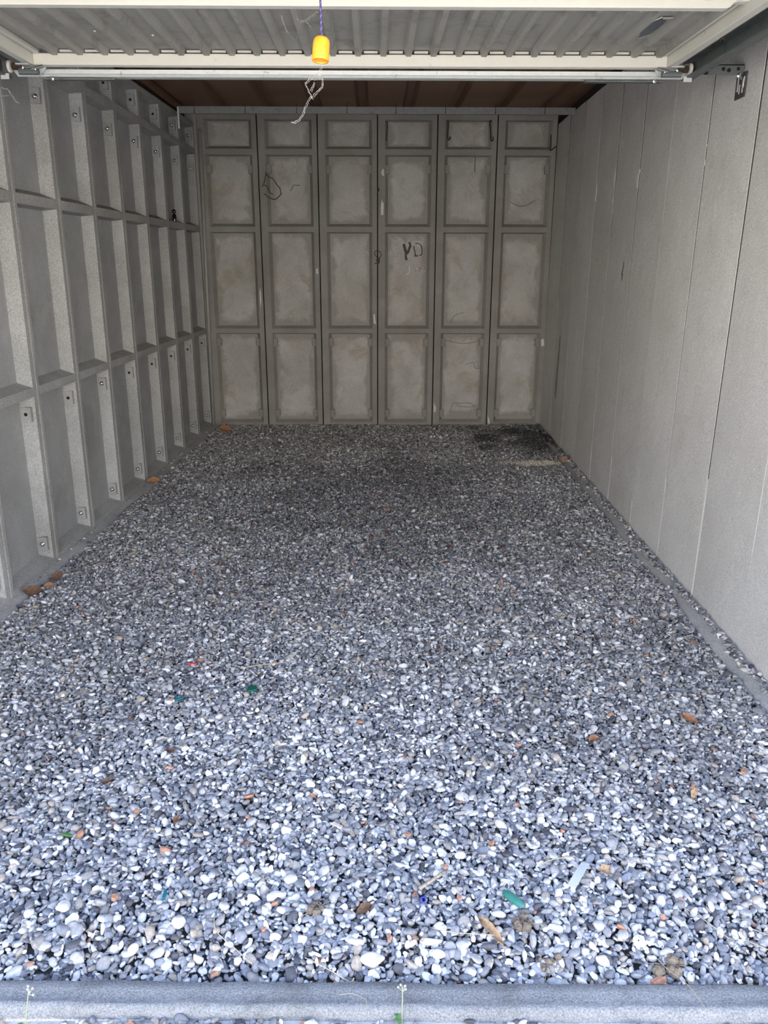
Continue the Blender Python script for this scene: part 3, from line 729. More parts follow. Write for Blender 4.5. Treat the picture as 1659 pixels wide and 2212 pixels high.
wire('iron_hook', ['hookB'], .0045, M['darkmetal'], 'dark iron hook at the right edge of the fifth back panel under the beam', 'hook', 'iron hooks under the back beam')
wire('iron_hook', ['hookC'], .0045, M['darkmetal'], 'dark iron hook with a slanted foot in the rightmost top recess of the back wall', 'hook', 'iron hooks under the back beam')
wire('iron_hook', ['hookD'], .0035, M['darkmetal'], 'thin dark iron hook in the top recess right of the middle joint', 'hook', 'iron hooks under the back beam')

# small bottle on the rail of the left wall
t = empty('small_bottle', (XL(6.55, 1.73) - .020, 6.55, 1.7255)); tag(t, 'tiny dark glossy bottle standing on a rail of the left wall', 'bottle')
g = MB(); g.lathe([(.012, 0), (.0155, .002), (.016, .006), (.016, .045), (.013, .055), (.007, .060), (.007, .064)], 16); g.build('body', M['glassdark'], t, smooth=True)
g = MB(); g.lathe([(.006, .063), (.012, .066), (.0155, .074), (.0145, .084), (.008, .092), (.001, .094)], 16); g.build('stopper', M['glassdark'], t, smooth=True)

# ---------------------------------------------------------------- overhead door, raised and lying under the roof
DZ = 2.207
door = empty('door_1', (-.085, 2.44, DZ)); tag(door, 'cream overhead garage door raised flat under the roof, ribbed underside showing', 'garage door', kind='structure')
DM = Matrix.Translation((.085, -2.44, -DZ))                        # world -> door
def dpart(g, name, mat, bevel=0, smooth=False, parent=None):
    o = g.build(name, mat, parent or door, smooth=smooth, bevel=bevel)
    if parent is None: o.matrix_local = DM
    return o
g = MB(); prof = [(-1.33, DZ)]; ribs = []
for k in range(-13, 13):
    cx = -.060 + .0967 * k
    if cx < -1.29 or cx > 1.12: continue
    ribs.append(cx); prof += [(cx - .017, DZ), (cx - .0095, DZ - .021), (cx + .0095, DZ - .021), (cx + .017, DZ)]
prof.append((1.16, DZ)); n = len(prof)
vs = [(x, y, z + dz) for dz in (0, .003) for y in (1.40, 3.475) for x, z in prof]
fs = []
for i in range(n - 1): fs += [(i, i + 1, n + i + 1, n + i), (2 * n + i, 3 * n + i, 3 * n + i + 1, 2 * n + i + 1)]
g.add(vs, fs); sheet = dpart(g, 'ribbed_sheet', M['door_sheet'])
def bar(lo, hi, name, mat=None, bev=.003):
    g = MB(); g.box(lo, hi); return dpart(g, name, mat or M['cream'], bevel=bev)
bar((-1.306, 3.460, 2.153), (1.135, 3.500, 2.194), 'rear_rail')
g = MB(); g.box((-1.306, 3.4585, 2.1405), (1.135, 3.470, 2.1465)); 
bar((1.135, 1.40, 2.153), (1.168, 3.505, 2.2045), 'side_rail'); bar((-1.339, 1.40, 2.153), (-1.306, 3.505, 2.2045), 'side_rail')
bar((1.110, 1.42, 2.190), (1.128, 3.462, 2.206), 'side_ledge', bev=.002); bar((-1.299, 1.42, 2.190), (-1.281, 3.462, 2.206), 'side_ledge', bev=.002)
g = MB(); g.prism([(-1.306, 2.165), (1.066, 2.165), (1.078, 2.169), (1.088, 2.180), (1.098, 2.184), (1.135, 2.184), (1.135, 2.2055), (-1.306, 2.2055)], 'y', 2.75, 2.785)
dpart(g, 'middle_rail', M['cream'], bevel=.003)
bar((-1.306, 1.40, 2.153), (1.135, 1.435, 2.2055), 'front_rail')
for a_, b_ in zip(ribs[:-1], ribs[1:]):
    g = MB(); g.box((a_ + .022, 3.452, 2.1965), (b_ - .022, 3.462, 2.2035)); dpart(g, 'lip_tab', M['cream'])
# torn opening between two ribs near the right rear corner
g = MB(); lens = [(.952, 3.245), (.934, 3.17), (.927, 3.10), (.938, 3.03), (.952, 2.995), (.972, 3.0), (.981, 3.06), (.983, 3.13), (.974, 3.20)]
g.prism(lens, 'z', DZ - .0035, DZ - .0015); hole_ = dpart(g, 'torn_opening', M['bluefilm'])
g = MB(); g.tube([(x, y, DZ - .004) for x, y in [(.953, 3.25), (.931, 3.17), (.9235, 3.10), (.935, 3.03), (.950, 2.99)]], [.001, .0025, .003, .003, .002], 6)
g.build('torn_rim', M['cream'], hole_, smooth=True)
g = MB(); g.prism([(.952, 2.990), (.985, 2.985), (.972, 3.004)], 'z', DZ - .010, DZ - .005); g.prism([(.953, 3.246), (.985, 3.19), (.975, 3.215)], 'z', DZ - .007, DZ - .004); g.build('torn_flap', M['door_sheet'], hole_)
for x, y in ((1.0, 2.83), (.86, 2.93), (1.09, 2.99), (-.98, 3.2), (-.79, 3.25)):
    g = MB(); g.lathe([(.005, 0), (.004, -.003), (.001, -.004)], 8, M=Matrix.Translation((x, y, DZ - .001))); dpart(g, 'rivet', M['nylon'])

# hinge gear and rollers at the two rear corners (parts of the door)
for s_, cx in ((1, 1.135), (-1, -1.306)):
    X = lambda d: cx + s_ * d
    g = MB(); g.prism([(X(-.035), 2.150), (X(-.005), 2.118), (X(.075), 2.118), (X(.092), 2.140), (X(.060), 2.165), (X(.010), 2.160)], 'y', 3.488, 3.494)
    g.box((min(X(.012), X(.062)), 3.440, 2.150), (max(X(.012), X(.062)), 3.490, 2.155))
    hp = dpart(g, 'hinge_plate', M['galv'])
    g = MB(); g.tube([(X(-.02), 3.452, 2.128), (X(.055), 3.452, 2.128)], .012, 10); g.tube([(X(-.04), 3.448, 2.146), (X(.0), 3.430, 2.132)], .006, 8); dpart(g, 'hinge_knuckle', M['galv_dull'], smooth=False)
    for bx, bz in ((.035, 2.139), (-.012, 2.135)):
        g = MB(); g.lathe([(.0065, 0), (.0065, .005), (.003, .006)], 6, M=Matrix.Translation((X(bx), 3.4385, bz)) @ Matrix.Rotation(PI / 2, 4, 'X')); dpart(g, 'hinge_bolt', M['bolt'])
    g = MB(); g.tube([(X(.04), 3.46, 2.147), (X(.097), 3.46, 2.147)], .005, 8); ax = dpart(g, 'roller_axle', M['rust'])
    g = MB(); hel = [(X(.060 + .022 * i / 60), 3.46 + .011 * math.cos(i * .52), 2.147 + .011 * math.sin(i * .52)) for i in range(61)]; g.tube(hel, .002, 5); dpart(g, 'spring', M['rust'], smooth=True)
    g = MB(); g.lathe([(.006, -.006), (.019, -.005), (.0215, -.003), (.0215, .003), (.019, .005), (.006, .006)], 24, M=Matrix.Translation((X(.092), 3.46, 2.147)) @ Matrix.Rotation(PI / 2, 4, 'Y')); dpart(g, 'roller', M['nylon'], smooth=False)

# galvanised cross rail below the rear edge of the door
t = empty('cross_rail', (-.085, 3.53, 2.13)); tag(t, 'shiny galvanised cross rail below the rear edge of the raised door', 'rail')
g = MB(); pr = [(3.510, 2.148), (3.510, 2.133), (3.506, 2.130), (3.505, 2.126), (3.508, 2.122), (3.514, 2.1205), (3.545, 2.1205), (3.545, 2.148)]
g.prism([(y - 3.53, z - 2.13) for y, z in pr], 'x', -1.225, 1.225); g.build('profile', M['galv'], t)
for a_, b_ in ((-1.205, -.93), (.92, 1.225)):
    g = MB(); g.box((a_, -.02, -.0175), (b_, .012, -.0125)); g.build('end_strip', M['galv_dull'], t)
for bx in (-1.17, 1.19):
    g = MB(); g.lathe([(.008, 0), (.008, .006), (.004, .008)], 6, M=Matrix.Translation((bx - .0, -.026, -.016)) @ Matrix.Rotation(PI / 2, 4, 'X')); g.build('bolt', M['bolt'], t)

# the two running tracks with their wall brackets
for s_, lx, label in ((1, 1.216, 'grey steel door track running along the right wall with perforated wall bracket'), (-1, -1.416, 'grey steel door track running along the left wall, mostly out of view')):
    t = empty('door_track', (lx, 2.4, 2.15)); tag(t, label, 'door track')
    X = lambda d: s_ * d
    zb, zt = -.033, .031
    g = MB(); pr = [(0, zb), (0, zb + .008), (.0025, zb + .008), (.0025, zb + .003), (.033, zb + .003), (.033, zt - .003), (.0025, zt - .003), (.0025, zt - .008), (0, zt - .008), (0, zt), (.036, zt), (.036, zb)]
    pr = [(X(a_), b_) for a_, b_ in pr]
    g.prism(pr, 'y', -1.08, 1.115); g.build('channel', M['galv_dull'], t)
    g = MB(); g.box((min(X(-.012), X(.02)), 1.058, zb - .014), (max(X(-.012), X(.02)), 1.062, zb + .006)); g.build('end_tab', M['galv'], t)
    wallx = (XR(3.47, 2.1) - .006 - lx) if s_ > 0 else (lx - XL(3.47, 2.1))
    g = MB(); g.box((min(X(.036), X(wallx - .004)), 1.066, -.020), (max(X(.036), X(wallx - .004)), 1.069, .016)); g.box((min(X(.036), X(wallx - .004)), 1.066, .013), (max(X(.036), X(wallx - .004)), 1.10, .016)); arm = g.build('bracket_arm', M['galv_dull'], t)
    if s_ > 0:
        for hx, hz, hr in ((.075, -.012, .009), (.142, .000, .007), (.164, -.004, .008), (.200, .001, .0065)):
            g = MB(); g.lathe([(hr, 0), (hr, .0006)], 10, M=Matrix.Translation((hx, 1.0656, hz)) @ Matrix.Rotation(PI / 2, 4, 'X')); g.build('hole', M['hole'], arm)
        g = MB(); g.lathe([(.004, 0), (.004, .004)], 8, M=Matrix.Translation((.07, 1.066, .010)) @ Matrix.Rotation(PI / 2, 4, 'X')); g.build('rivet', M['bolt'], arm)
    g = MB(); g.box((min(X(wallx - .005), X(wallx - .0015)), 1.03, -.102), (max(X(wallx - .005), X(wallx - .0015)), 1.118, -.012)); pl_ = g.build('wall_plate', M['plate'], t)
    if s_ > 0:
        for (ya_, yb_, za_, zb_) in ((1.045, 1.058, -.085, -.035), (1.075, 1.085, -.085, -.052), (1.092, 1.103, -.075, -.025), (1.068, 1.078, -.035, -.024)):
            g = MB(); g.box((X(wallx - .0057), ya_, za_), (X(wallx - .0045), yb_, zb_)); g.build('slot', M['right'], pl_)
        g = MB(); g.lathe([(.0095, 0), (.0095, .006), (.005, .009)], 8, M=Matrix.Translation((wallx - .02, 1.062, -.024)) @ Matrix.Rotation(PI / 2, 4, 'X')); g.build('bolt', M['bolt'], t)
    for by in (-.45, .18, .74):
        g = MB(); g.lathe([(.007, 0), (.007, .005), (.003, .007)], 6, M=Matrix.Translation((X(.0), by, zt - .006)) @ Matrix.Rotation(-s_ * PI / 2, 4, 'Y')); g.build('bolt', M['bolt'], t)
g = MB(); a_ = [Vector(p) for p in DATA['screw']]; xw = XR(3.44, 2.1); g.tube([(xw + .004, 3.44, 2.125), (xw - .012, 3.44, 2.118), (xw - .014, 3.44, 2.095), (xw - .013, 3.44, 2.082)], .003, 6)
tag(g.build('bent_nail', M['galv'], smooth=True), 'thin pale bent nail in the right wall below the track bracket', 'nail')

# ---------------------------------------------------------------- pull handle on its cord
t = empty('pull_handle', (-.119, 2.0, 1.857)); tag(t, 'orange plastic pull handle hanging from the door on a blue cord', 'pull handle')
g = MB(); HM = Matrix.Rotation(math.radians(5), 4, 'Y') @ Matrix.Rotation(math.radians(-7), 4, 'X')
g.lathe([(.0155, .004), (.0150, .0), (.0188, .0), (.0192, .003), (.0186, .036), (.0170, .043), (.0135, .0475), (.006, .0485), (.003, .0485)], 28, M=HM, caps=(False, True))
g.lathe([(.0155, .004), (.0145, .030), (.002, .032)], 28, M=HM, caps=(False, True))
g.build('handle_body', M['orange'], t, smooth=True)
c0 = HM @ Vector((0, 0, .046)); c1 = Vector((-.003, .01, 2.203 - 1.857)); n = 120
def helix(ph, rr):
    out = []
    for i in range(n + 1):
        s__ = i / n; p = c0.lerp(c1, s__); a_ = ph + s__ * 150
        out.append(p + Vector((math.cos(a_) * rr, math.sin(a_) * rr, 0)))
    return out
g = MB()
for ph in (0, PI): g.tube(helix(ph, .0012), .0017, 6)
cord = g.build('cord', M['cord'], t, smooth=True)
g = MB(); g.tube(helix(PI / 2, .0020), .0008, 5); g.build('cord_thread', M['cord2'], cord, smooth=True)

# ---------------------------------------------------------------- cobwebs
def web(name, keys, label, rs, group=None):
    g = MB()
    for k in keys:
        p = spline(DATA[k], 5); r0 = rs
        p = [q + Vector((random.uniform(-1, 1), random.uniform(-1, 1), random.uniform(-1, 1))) * .0012 for q in p]
        for off in ((0, 0, 0), (.0022, .002, -.0016)):
            g.tube([q + Vector(off) * (1 + .8 * mnoise.noise(q * 60)) for q in p], [r0 * random.uniform(.35, 1.35) * (1.6 if random.random() < .14 else 1) for _ in p], 5)
    return tag(g.build(name, M['web'], smooth=True), label, 'cobweb', group)
web('cobweb', ['web1', 'web2', 'web3', 'web4', 'web5'], 'dusty cobweb strung from the handle cord to the underside of the door', .0005)
web('cobweb', ['hang1', 'hang2', 'hang3', 'hang4'], 'tangled cobweb strands dangling below the orange pull handle', .00045)
web('cobweb', ['webL', 'webL2'], 'small dusty cobweb at the end of the left door track', .0009)

# ---------------------------------------------------------------- debris lying on the gravel
def gz(x, y): return bed(x, y) if y > 1.30 - .0182 * x else (-.024 if y < 1.229 - .0182 * x else .004)
def rstone(name, x, y, sx, sy, sz, mat, label, cat, rz=0.0, seed=0, group=None, facets=6, lift=.35, tilt=(0, 0)):
    r = random.Random(seed * 13 + 5); bm = bmesh.new(); bmesh.ops.create_icosphere(bm, subdivisions=3, radius=1.0); off = Vector((seed * 3.7, seed * 1.3, 2))
    pls = [(Vector((r.gauss(0, 1), r.gauss(0, 1), r.gauss(0, 1))).normalized(), r.uniform(.6, .85)) for _ in range(facets)]
    for v in bm.verts:
        c = v.co * (1 + .2 * mnoise.noise(v.co * 1.2 + off) + .06 * mnoise.noise(v.co * 4 + off))
        for d, k in pls:
            e_ = c.dot(d) - k
            if e_ > 0: c = c - d * e_ * .9
        v.co = Vector((c.x * sx, c.y * sy, c.z * sz))
    me = bpy.data.meshes.new(name); bm.to_mesh(me); bm.free(); me.materials.append(mat); me.polygons.foreach_set('use_smooth', [True] * len(me.polygons))
    o = bpy.data.objects.new(name, me); link(o); o.location = (x, y, gz(x, y) + .004 + sz * lift); o.rotation_euler = (tilt[0], tilt[1], rz)
    return tag(o, label, cat, group)
G_ = 'larger stones lying on the gravel'
ST = [(-.232, 1.527, .030, .013, .012, 'stone_white', 'large pitted white flint lying just left of the centre front gravel', .35), (-.203, 1.582, .0165, .0155, .010, 'stone_white', 'round flat whitish stone behind the large pitted white flint', 0),
      (.251, 1.841, .0185, .015, .007, 'stone_grey', 'round flat grey stone alone in the gravel above the long pale stick', 0), (-.447, 1.457, .019, .021, .012, 'stone_white', 'broad whitish grey stone left of the bent straw', .5),
      (-.008, 1.354, .026, .018, .014, 'stone_white', 'broad grooved white stone closest to the middle of the threshold', .1), (-.044, 1.395, .020, .010, .009, 'stone_white', 'pointed pale stone just behind the broad grooved white stone', -.2),
      (.119, 1.397, .027, .0105, .008, 'stone_tan', 'long beige stone with a knobbly end left of the seed pod', -.12), (.149, 1.430, .008, .020, .006, 'stone_white', 'narrow pale finger of stone standing upright behind the long beige stone', .35),
      (.177, 1.422, .0105, .018, .006, 'stone_grey', 'narrow grey slab of stone beside the pale finger of stone', -.2), (.137, 1.367, .018, .012, .008, 'stone_white', 'triangular white stone in front of the long beige stone', -.1),
      (.281, 1.472, .0175, .010, .008, 'stone_white', 'oblong white stone below the green plastic piece', -.1), (.091, 1.353, .010, .010, .007, 'stone_white', 'square little white stone in front of the long beige stone', .2),
      (-.296, 1.358, .010, .010, .007, 'stone_white', 'small bright white stone at the lower end of the bent straw', .1), (-.213, 1.484, .014, .010, .007, 'stone_white', 'flat pale stone below the large pitted white flint', -.4),
      (-.720, 1.505, .018, .018, .010, 'stone_white', 'chunky white stone near the left edge of the front gravel', .4), (.029, 2.833, .018, .016, .008, 'stone_grey', 'flat dark grey stone in the middle of the floor', 0),
      (.384, 1.306, .024, .013, .009, 'stone_grey', 'blue grey stone half under the threshold edge', -.2), (-.129, 1.218, .016, .013, .009, 'stone_white', 'round bluish white stone outside the threshold', 0)]
for i, (x, y, a_, b_, c_, m_, lb, rz) in enumerate(ST): rstone('stone', x, y, a_, b_, c_, M[m_], lb, 'stone', rz, i, G_)
def chip(x, y, a_, b_, c_, label, rz=0.0, seed=0, mat='brick', tilt=(0, 0)):
    r = random.Random(seed + 77); g = MB()
    poly = []
    for k in range(r.randint(4, 6)):
        an = 2 * PI * k / 5 + r.uniform(-.3, .3); rad = r.uniform(.75, 1.1); poly.append((a_ * rad * math.cos(an), b_ * rad * math.sin(an)))
    n = len(poly); vs = [(p[0], p[1], -c_ / 2) for p in poly] + [(p[0] * r.uniform(.8, 1.0), p[1] * r.uniform(.8, 1.0), c_ / 2 * r.uniform(.7, 1.1)) for p in poly]
    g.add(vs, [tuple(range(n - 1, -1, -1)), tuple(range(n, 2 * n))] + [(i, (i + 1) % n, n + (i + 1) % n, n + i) for i in range(n)])
    o = g.build('brick_chip', M[mat], bevel=.0012); o.location = (x, y, gz(x, y) + .006 + c_ * .3); o.rotation_euler = (tilt[0], tilt[1], rz)
    return tag(o, label, 'brick chip', 'terracotta chips in the gravel')
CH = [(-.610, 1.529, .012, .012, .010, 'squarish orange brick chip alone in the left front gravel'), (-.233, 1.503, .011, .009, .008, 'orange brick chip lying just below the large pitted white flint'),
      (-.738, 1.362, .009, .013, .007, 'pale orange brick chip near the left end of the threshold'), (-.341, 1.332, .012, .010, .008, 'orange brick chip close to the threshold left of the small bright white stone'),
      (-.143, 1.212, .012, .015, .008, 'upright orange brick chip in the yard outside the threshold'), (.173, 1.621, .009, .009, .008, 'rust red brick chip behind the long pale stick'),
      (-.342, 1.814, .008, .010, .007, 'dark red brick chip level with the wood splinter, to its left'), (.083, 1.742, .007, .014, .008, 'pointed orange brick chip right of the wood splinter'),
      (.299, 1.703, .011, .010, .009, 'dark red brown brick chip below the round flat grey stone'), (.092, 1.521, .013, .008, .008, 'orange brick chip touching the blue plastic ring'),
      (.196, 1.522, .012, .008, .007, 'pinkish brick chip between the blue ring and the green plastic'), (.030, 1.405, .015, .007, .006, 'flat orange brick sliver left of the long beige stone'),
      (.592, 1.492, .010, .009, .006, 'salmon pink brick chip right of the grey woven strip'), (.929, 1.565, .010, .009, .007, 'salmon brick chip at the far right of the front gravel'),
      (.593, 1.303, .021, .012, .014, 'largest pinkish brick lump, against the threshold on the right'), (.443, 2.147, .010, .012, .007, 'orange brick flake in the right half of the floor, past the flat grey stone'),
      (1.076, 1.999, .016, .010, .008, 'pale pink brick lump near the right wall footing'), (-.488, 1.218, .012, .011, .008, 'brownish brick chip outside the threshold on the left'),
      (1.425, 5.848, .055, .040, .05, 'large reddish brick lump at the foot of the right wall near the back'),
      (-.150, 1.545, .010, .010, .007, 'brown brick chip right of the large pitted white flint'), (-.248, 1.432, .008, .009, .007, 'small rust brown brick chip in the dark gravel left of centre')]
for i, (x, y, a_, b_, c_, lb) in enumerate(CH): chip(x, y, a_, b_, c_, lb, random.Random(i).uniform(0, 3), i, 'brick_dull' if a_ > .04 else 'brick', tilt=(random.Random(i).uniform(-.3, .1), 0))
def leaf(x, y, L_, W_, label, mat, rz, curl=1.2, seed=0, lift=.010, pitch=-.25, group='dry leaves'):
    r = random.Random(seed + 31); g = MB(); nu, nv = 10, 6; vs = []
    for i in range(nu + 1):
        u = i / nu; hw = W_ * .5 * math.sin(PI * min(1, u * .96 + .02)) ** .75 * (1 + .12 * math.sin(u * 17 + seed))
        for j in range(nv + 1):
            v = j / nv * 2 - 1
            vs.append(((u - .5) * L_, v * hw, L_ * .10 * curl * (v * v) * .9 + L_ * .12 * math.sin(u * 3 + seed) + L_ * .03 * mnoise.noise(Vector((u * 5, v * 3, seed)))))
    top = len(vs); vs2 = [(a_, b_, c_ - .0008) for a_, b_, c_ in vs]
    fs = []
    for i in range(nu):
        for j in range(nv):
            a_ = i * (nv + 1) + j; q = (a_, a_ + 1, a_ + nv + 2, a_ + nv + 1); fs.append(q); fs.append(tuple(top + k for k in reversed(q)))
    g.add(vs + vs2, fs); o = g.build('dry_leaf', M[mat], smooth=True, recalc=False); o.location = (x, y, gz(x, y) + lift); o.rotation_euler = (pitch, r.uniform(-.2, .2), rz)
    g = MB(); g.tube([(-L_ * .5, 0, L_ * .12 * math.sin(seed) + .001), (0, 0, L_ * .12 * math.sin(1.5 + seed) + .001), (L_ * .5, 0, L_ * .12 * math.sin(3 + seed) + .001), (L_ * .68, .002, L_ * .1 * math.sin(3 + seed))], .0009, 5); g.build('leaf_stalk', M[mat], o, smooth=True)
    return tag(o, label, 'leaf', group)
LV = [(-.025, 1.477, .040, .024, 'curled red brown leaf with a pointed tip in the front gravel', 'leaf_brown', .5), (.256, 1.411, .085, .020, 'long split tan seed pod leaf beside the earth clod', 'leaf_tan', -1.05),
      (.568, 1.602, .048, .030, 'crumpled tan leaf just right of the grey woven strip', 'leaf_tan', .2), (-1.535, 3.347, .085, .050, 'broad dark brown leaf nearest the camera along the left wall foot', 'leaf_brown', .1),
      (-1.485, 3.405, .050, .030, 'orange brown leaf right behind the broad dark brown leaf', 'leaf_orange', .6), (-1.492, 3.515, .055, .045, 'dark brown curled leaf on the left footing, farthest of its cluster', 'leaf_brown', 1.1),
      (-1.490, 5.228, .085, .050, 'orange brown leaf halfway back along the left wall foot', 'leaf_orange', .8), (-1.318, 6.991, .115, .070, 'large orange leaf in the back left corner', 'leaf_orange', .1),
      (1.023, 2.273, .055, .034, 'torn red brown leaf in the gravel towards the right wall', 'leaf_orange', -.9), (-.531, 1.801, .034, .017, 'narrow upright rust brown leaf in the left half of the gravel', 'leaf_orange', 1.4),
      (-.622, 2.115, .034, .018, 'small dark brown leaf scrap behind the rust brown leaf', 'leaf_brown', -.5), (-.766, 1.967, .032, .020, 'dark brown leaf scrap nearest the left side of the gravel', 'leaf_brown', .3),
      (.888, 1.888, .040, .018, 'bent tan leaf scrap in the right part of the gravel', 'leaf_tan', 1.0), (.680, 2.158, .040, .028, 'light brown leaf in front of the torn red brown leaf', 'leaf_orange', .4)]
for i, (x, y, a_, b_, lb, m_, rz) in enumerate(LV): leaf(x, y, a_, b_, lb, m_, rz * (.4 if x < -1.2 else 1), seed=i, lift=.022 if x < -1.2 else .012, pitch=.75 if x < -1.2 else .15)
# plastic bits
g = MB(); nu, nv = 12, 6; vs = []
for i in range(nu + 1):
    for j in range(nv + 1):
        u = i / nu * 2 - 1; v = j / nv * 2 - 1; w = .017 * math.sqrt(max(0.02, 1 - abs(u) ** 2.6)); vs.append((u * .030, v * w, .012 * (1 - v * v) * (1 - .5 * u * u)))
n = len(vs); vs += [(a_, b_, c_ - .002) for a_, b_, c_ in vs]; fs = []
for i in range(nu):
    for j in range(nv):
        a_ = i * (nv + 1) + j; q = (a_, a_ + 1, a_ + nv + 2, a_ + nv + 1); fs += [q, tuple(n + k for k in reversed(q))]
g.add(vs, fs); o = g.build('plastic_shard', M['green'], smooth=True); o.location = (.322, 1.513, gz(.32, 1.51) + .010); o.rotation_euler = (-.45, .15, -.75); tag(o, 'curved sea green plastic shard among the front gravel', 'plastic')
g = MB(); L4 = [Vector((x, y, 0)) for x, y in DATA['label_tag']]; cen = sum(L4, Vector()) / 4; nn = 10; vs = []
for i in range(nn + 1):
    s_ = i / nn; a_ = L4[0].lerp(L4[3], s_) - cen; b_ = L4[1].lerp(L4[2], s_) - cen; zz = .003 * math.sin(s_ * 3)
    vs += [(a_.x, a_.y, zz), (b_.x, b_.y, zz + .001), (a_.x, a_.y, zz - .0015), (b_.x, b_.y, zz - .0005)]
fs = []
for i in range(nn):
    k = i * 4; fs += [(k, k + 1, k + 5, k + 4), (k + 2, k + 6, k + 7, k + 3), (k, k + 4, k + 6, k + 2), (k + 1, k + 3, k + 7, k + 5)]
fs += [(0, 2, 3, 1), (nn * 4, nn * 4 + 1, nn * 4 + 3, nn * 4 + 2)]
g.add(vs, fs); o = g.build('plastic_strip', M['tag']); o.location = (cen.x, cen.y, gz(cen.x, cen.y) + .022); tag(o, 'flat pale grey woven plastic strip lying on the gravel, right of centre', 'strip')
g = MB(); g.lathe([(.0045, -.007), (.0065, -.007), (.0072, -.004), (.0072, .006), (.0065, .008), (.0045, .008)], 16, caps=(False, False)); g.lathe([(.0045, -.007), (.0045, .008)], 16, caps=(True, False))
o = g.build('plastic_ring', M['blue'], smooth=True); o.location = (.110, 1.505, gz(.11, 1.5) + .014); o.rotation_euler = (.75, .25, 0); tag(o, 'small dark blue plastic ring next to an orange brick chip', 'ring')
def sliver(name, x, y, L_, W_, H_, rz, mat, label, tilt=0.0):
    g = MB(); g.prism([(-L_ / 2, -W_ / 2), (L_ / 2 * .8, -W_ / 2 * .7), (L_ / 2, W_ * .1), (L_ / 2 * .75, W_ / 2), (-L_ / 2 * .9, W_ / 2 * .8)], 'z', -H_ / 2, H_ / 2)
    o = g.build(name, mat, bevel=.001); o.location = (x, y, gz(x, y) + .010); o.rotation_euler = (0, tilt, rz); return tag(o, label, 'plastic')
sliver('plastic_sliver', -.674, 2.673, .034, .011, .006, -.15, M['red'], 'bright red plastic sliver in the left half of the gravel')
sliver('plastic_sliver', -.428, 2.488, .036, .036, .010, .2, M['greend'], 'dark green plastic scrap behind the front gravel, left of centre')
sliver('plastic_sliver', -.667, 2.425, .036, .013, .006, .55, M['teal'], 'teal plastic sliver left of the dark green scrap')
sliver('plastic_sliver', -.495, 1.535, .008, .030, .007, .05, M['teal'], 'narrow dark teal sliver upright left of the large pitted white flint')
sliver('plastic_sliver', -.801, 1.749, .030, .010, .004, -.3, M['leafgreen'], 'thin green scrap at the left of the gravel')
# sticks, splinters, straws
def stick(name, pts, r, mat, label, cat, n=6, group=None):
    g = MB(); pts = [Vector((x, y, gz(x, y) + z + (.006 if y > 1.31 else 0))) for x, y, z in pts]; pp = spline(pts, 4) if len(pts) > 2 else [pts[0].lerp(pts[1], i / 5) for i in range(6)]
    g.tube(pp, [r * (.75 if 'straw' in name else 1) * random.uniform(.8, 1.1) for _ in pp], n); return tag(g.build(name, mat, smooth=True), label, cat, group)
stick('stick', [(.103, 1.534, .013), (.168, 1.588, .016)], .0042, M['wood'], 'long pale weathered stick lying aslant in the front gravel', 'stick')
sliver('wood_splinter', -.072, 1.766, .070, .013, .006, -1.05, M['wood'], 'grey weathered wood splinter in the middle of the gravel', .1)['category'] = 'wood'
sliver('wood_splinter', -.100, 1.775, .036, .012, .006, -.6, M['stone_tan'], 'short pale wood splinter touching the grey splinter on its left', .1)['category'] = 'wood'
SG = 'dry straws on the gravel'
stick('straw', [(-.362, 1.462, .014), (-.358, 1.43, .018), (-.345, 1.408, .016), (-.31, 1.38, .015), (-.262, 1.342, .013)], .0017, M['straw'], 'bent pale straw lying left of centre just behind the threshold', 'straw', group=SG)
stick('straw', [(.402, 1.617, .013), (.44, 1.632, .016), (.488, 1.644, .013)], .0022, M['straw'], 'straight pale straw left of the grey woven strip', 'straw', group=SG)
stick('straw', [(-.150, 1.350, .015), (-.10, 1.325, .016), (-.055, 1.306, .016), (-.045, 1.296, .012)], .0016, M['straw'], 'thin pale straw reaching the middle of the threshold', 'straw', group=SG)
stick('straw', [(.125, 1.410, .022), (.17, 1.399, .022), (.215, 1.397, .020), (.260, 1.396, .018)], .0014, M['straw'], 'thin straw crossing under the seed pod', 'straw', group=SG)
stick('straw', [(.700, 1.482, .016), (.735, 1.443, .018), (.775, 1.39, .015)], .0013, M['straw'], 'thin straw in the right front gravel, left of two others', 'straw', group=SG)
stick('straw', [(.80, 1.392, .016), (.84, 1.365, .018), (.90, 1.335, .015)], .0015, M['straw'], 'thin straw at the right end of the threshold', 'straw', group=SG)
stick('straw', [(.822, 1.422, .016), (.87, 1.39, .018), (.93, 1.35, .015)], .0013, M['straw'], 'hair thin straw behind the straw at the right end of the threshold', 'straw', group=SG)
stick('straw', [(-.490, 2.622, .013), (-.42, 2.645, .016), (-.330, 2.668, .013)], .0022, M['straw'], 'long pale straw behind the dark green plastic scrap', 'straw', group=SG)
stick('straw', [(.575, 1.39, .02), (.61, 1.32, .022), (.64, 1.27, .014), (.655, 1.20, .045)], .0008, M['straw'], 'hair thin straw lying across the threshold on the right', 'straw', group=SG)
stick('straw', [(-.075, 1.262, .006), (-.045, 1.262, .008), (-.018, 1.245, .007), (-.03, 1.215, .028)], .0007, M['straw'], 'hair thin curled straw on the middle of the threshold', 'straw', group=SG)
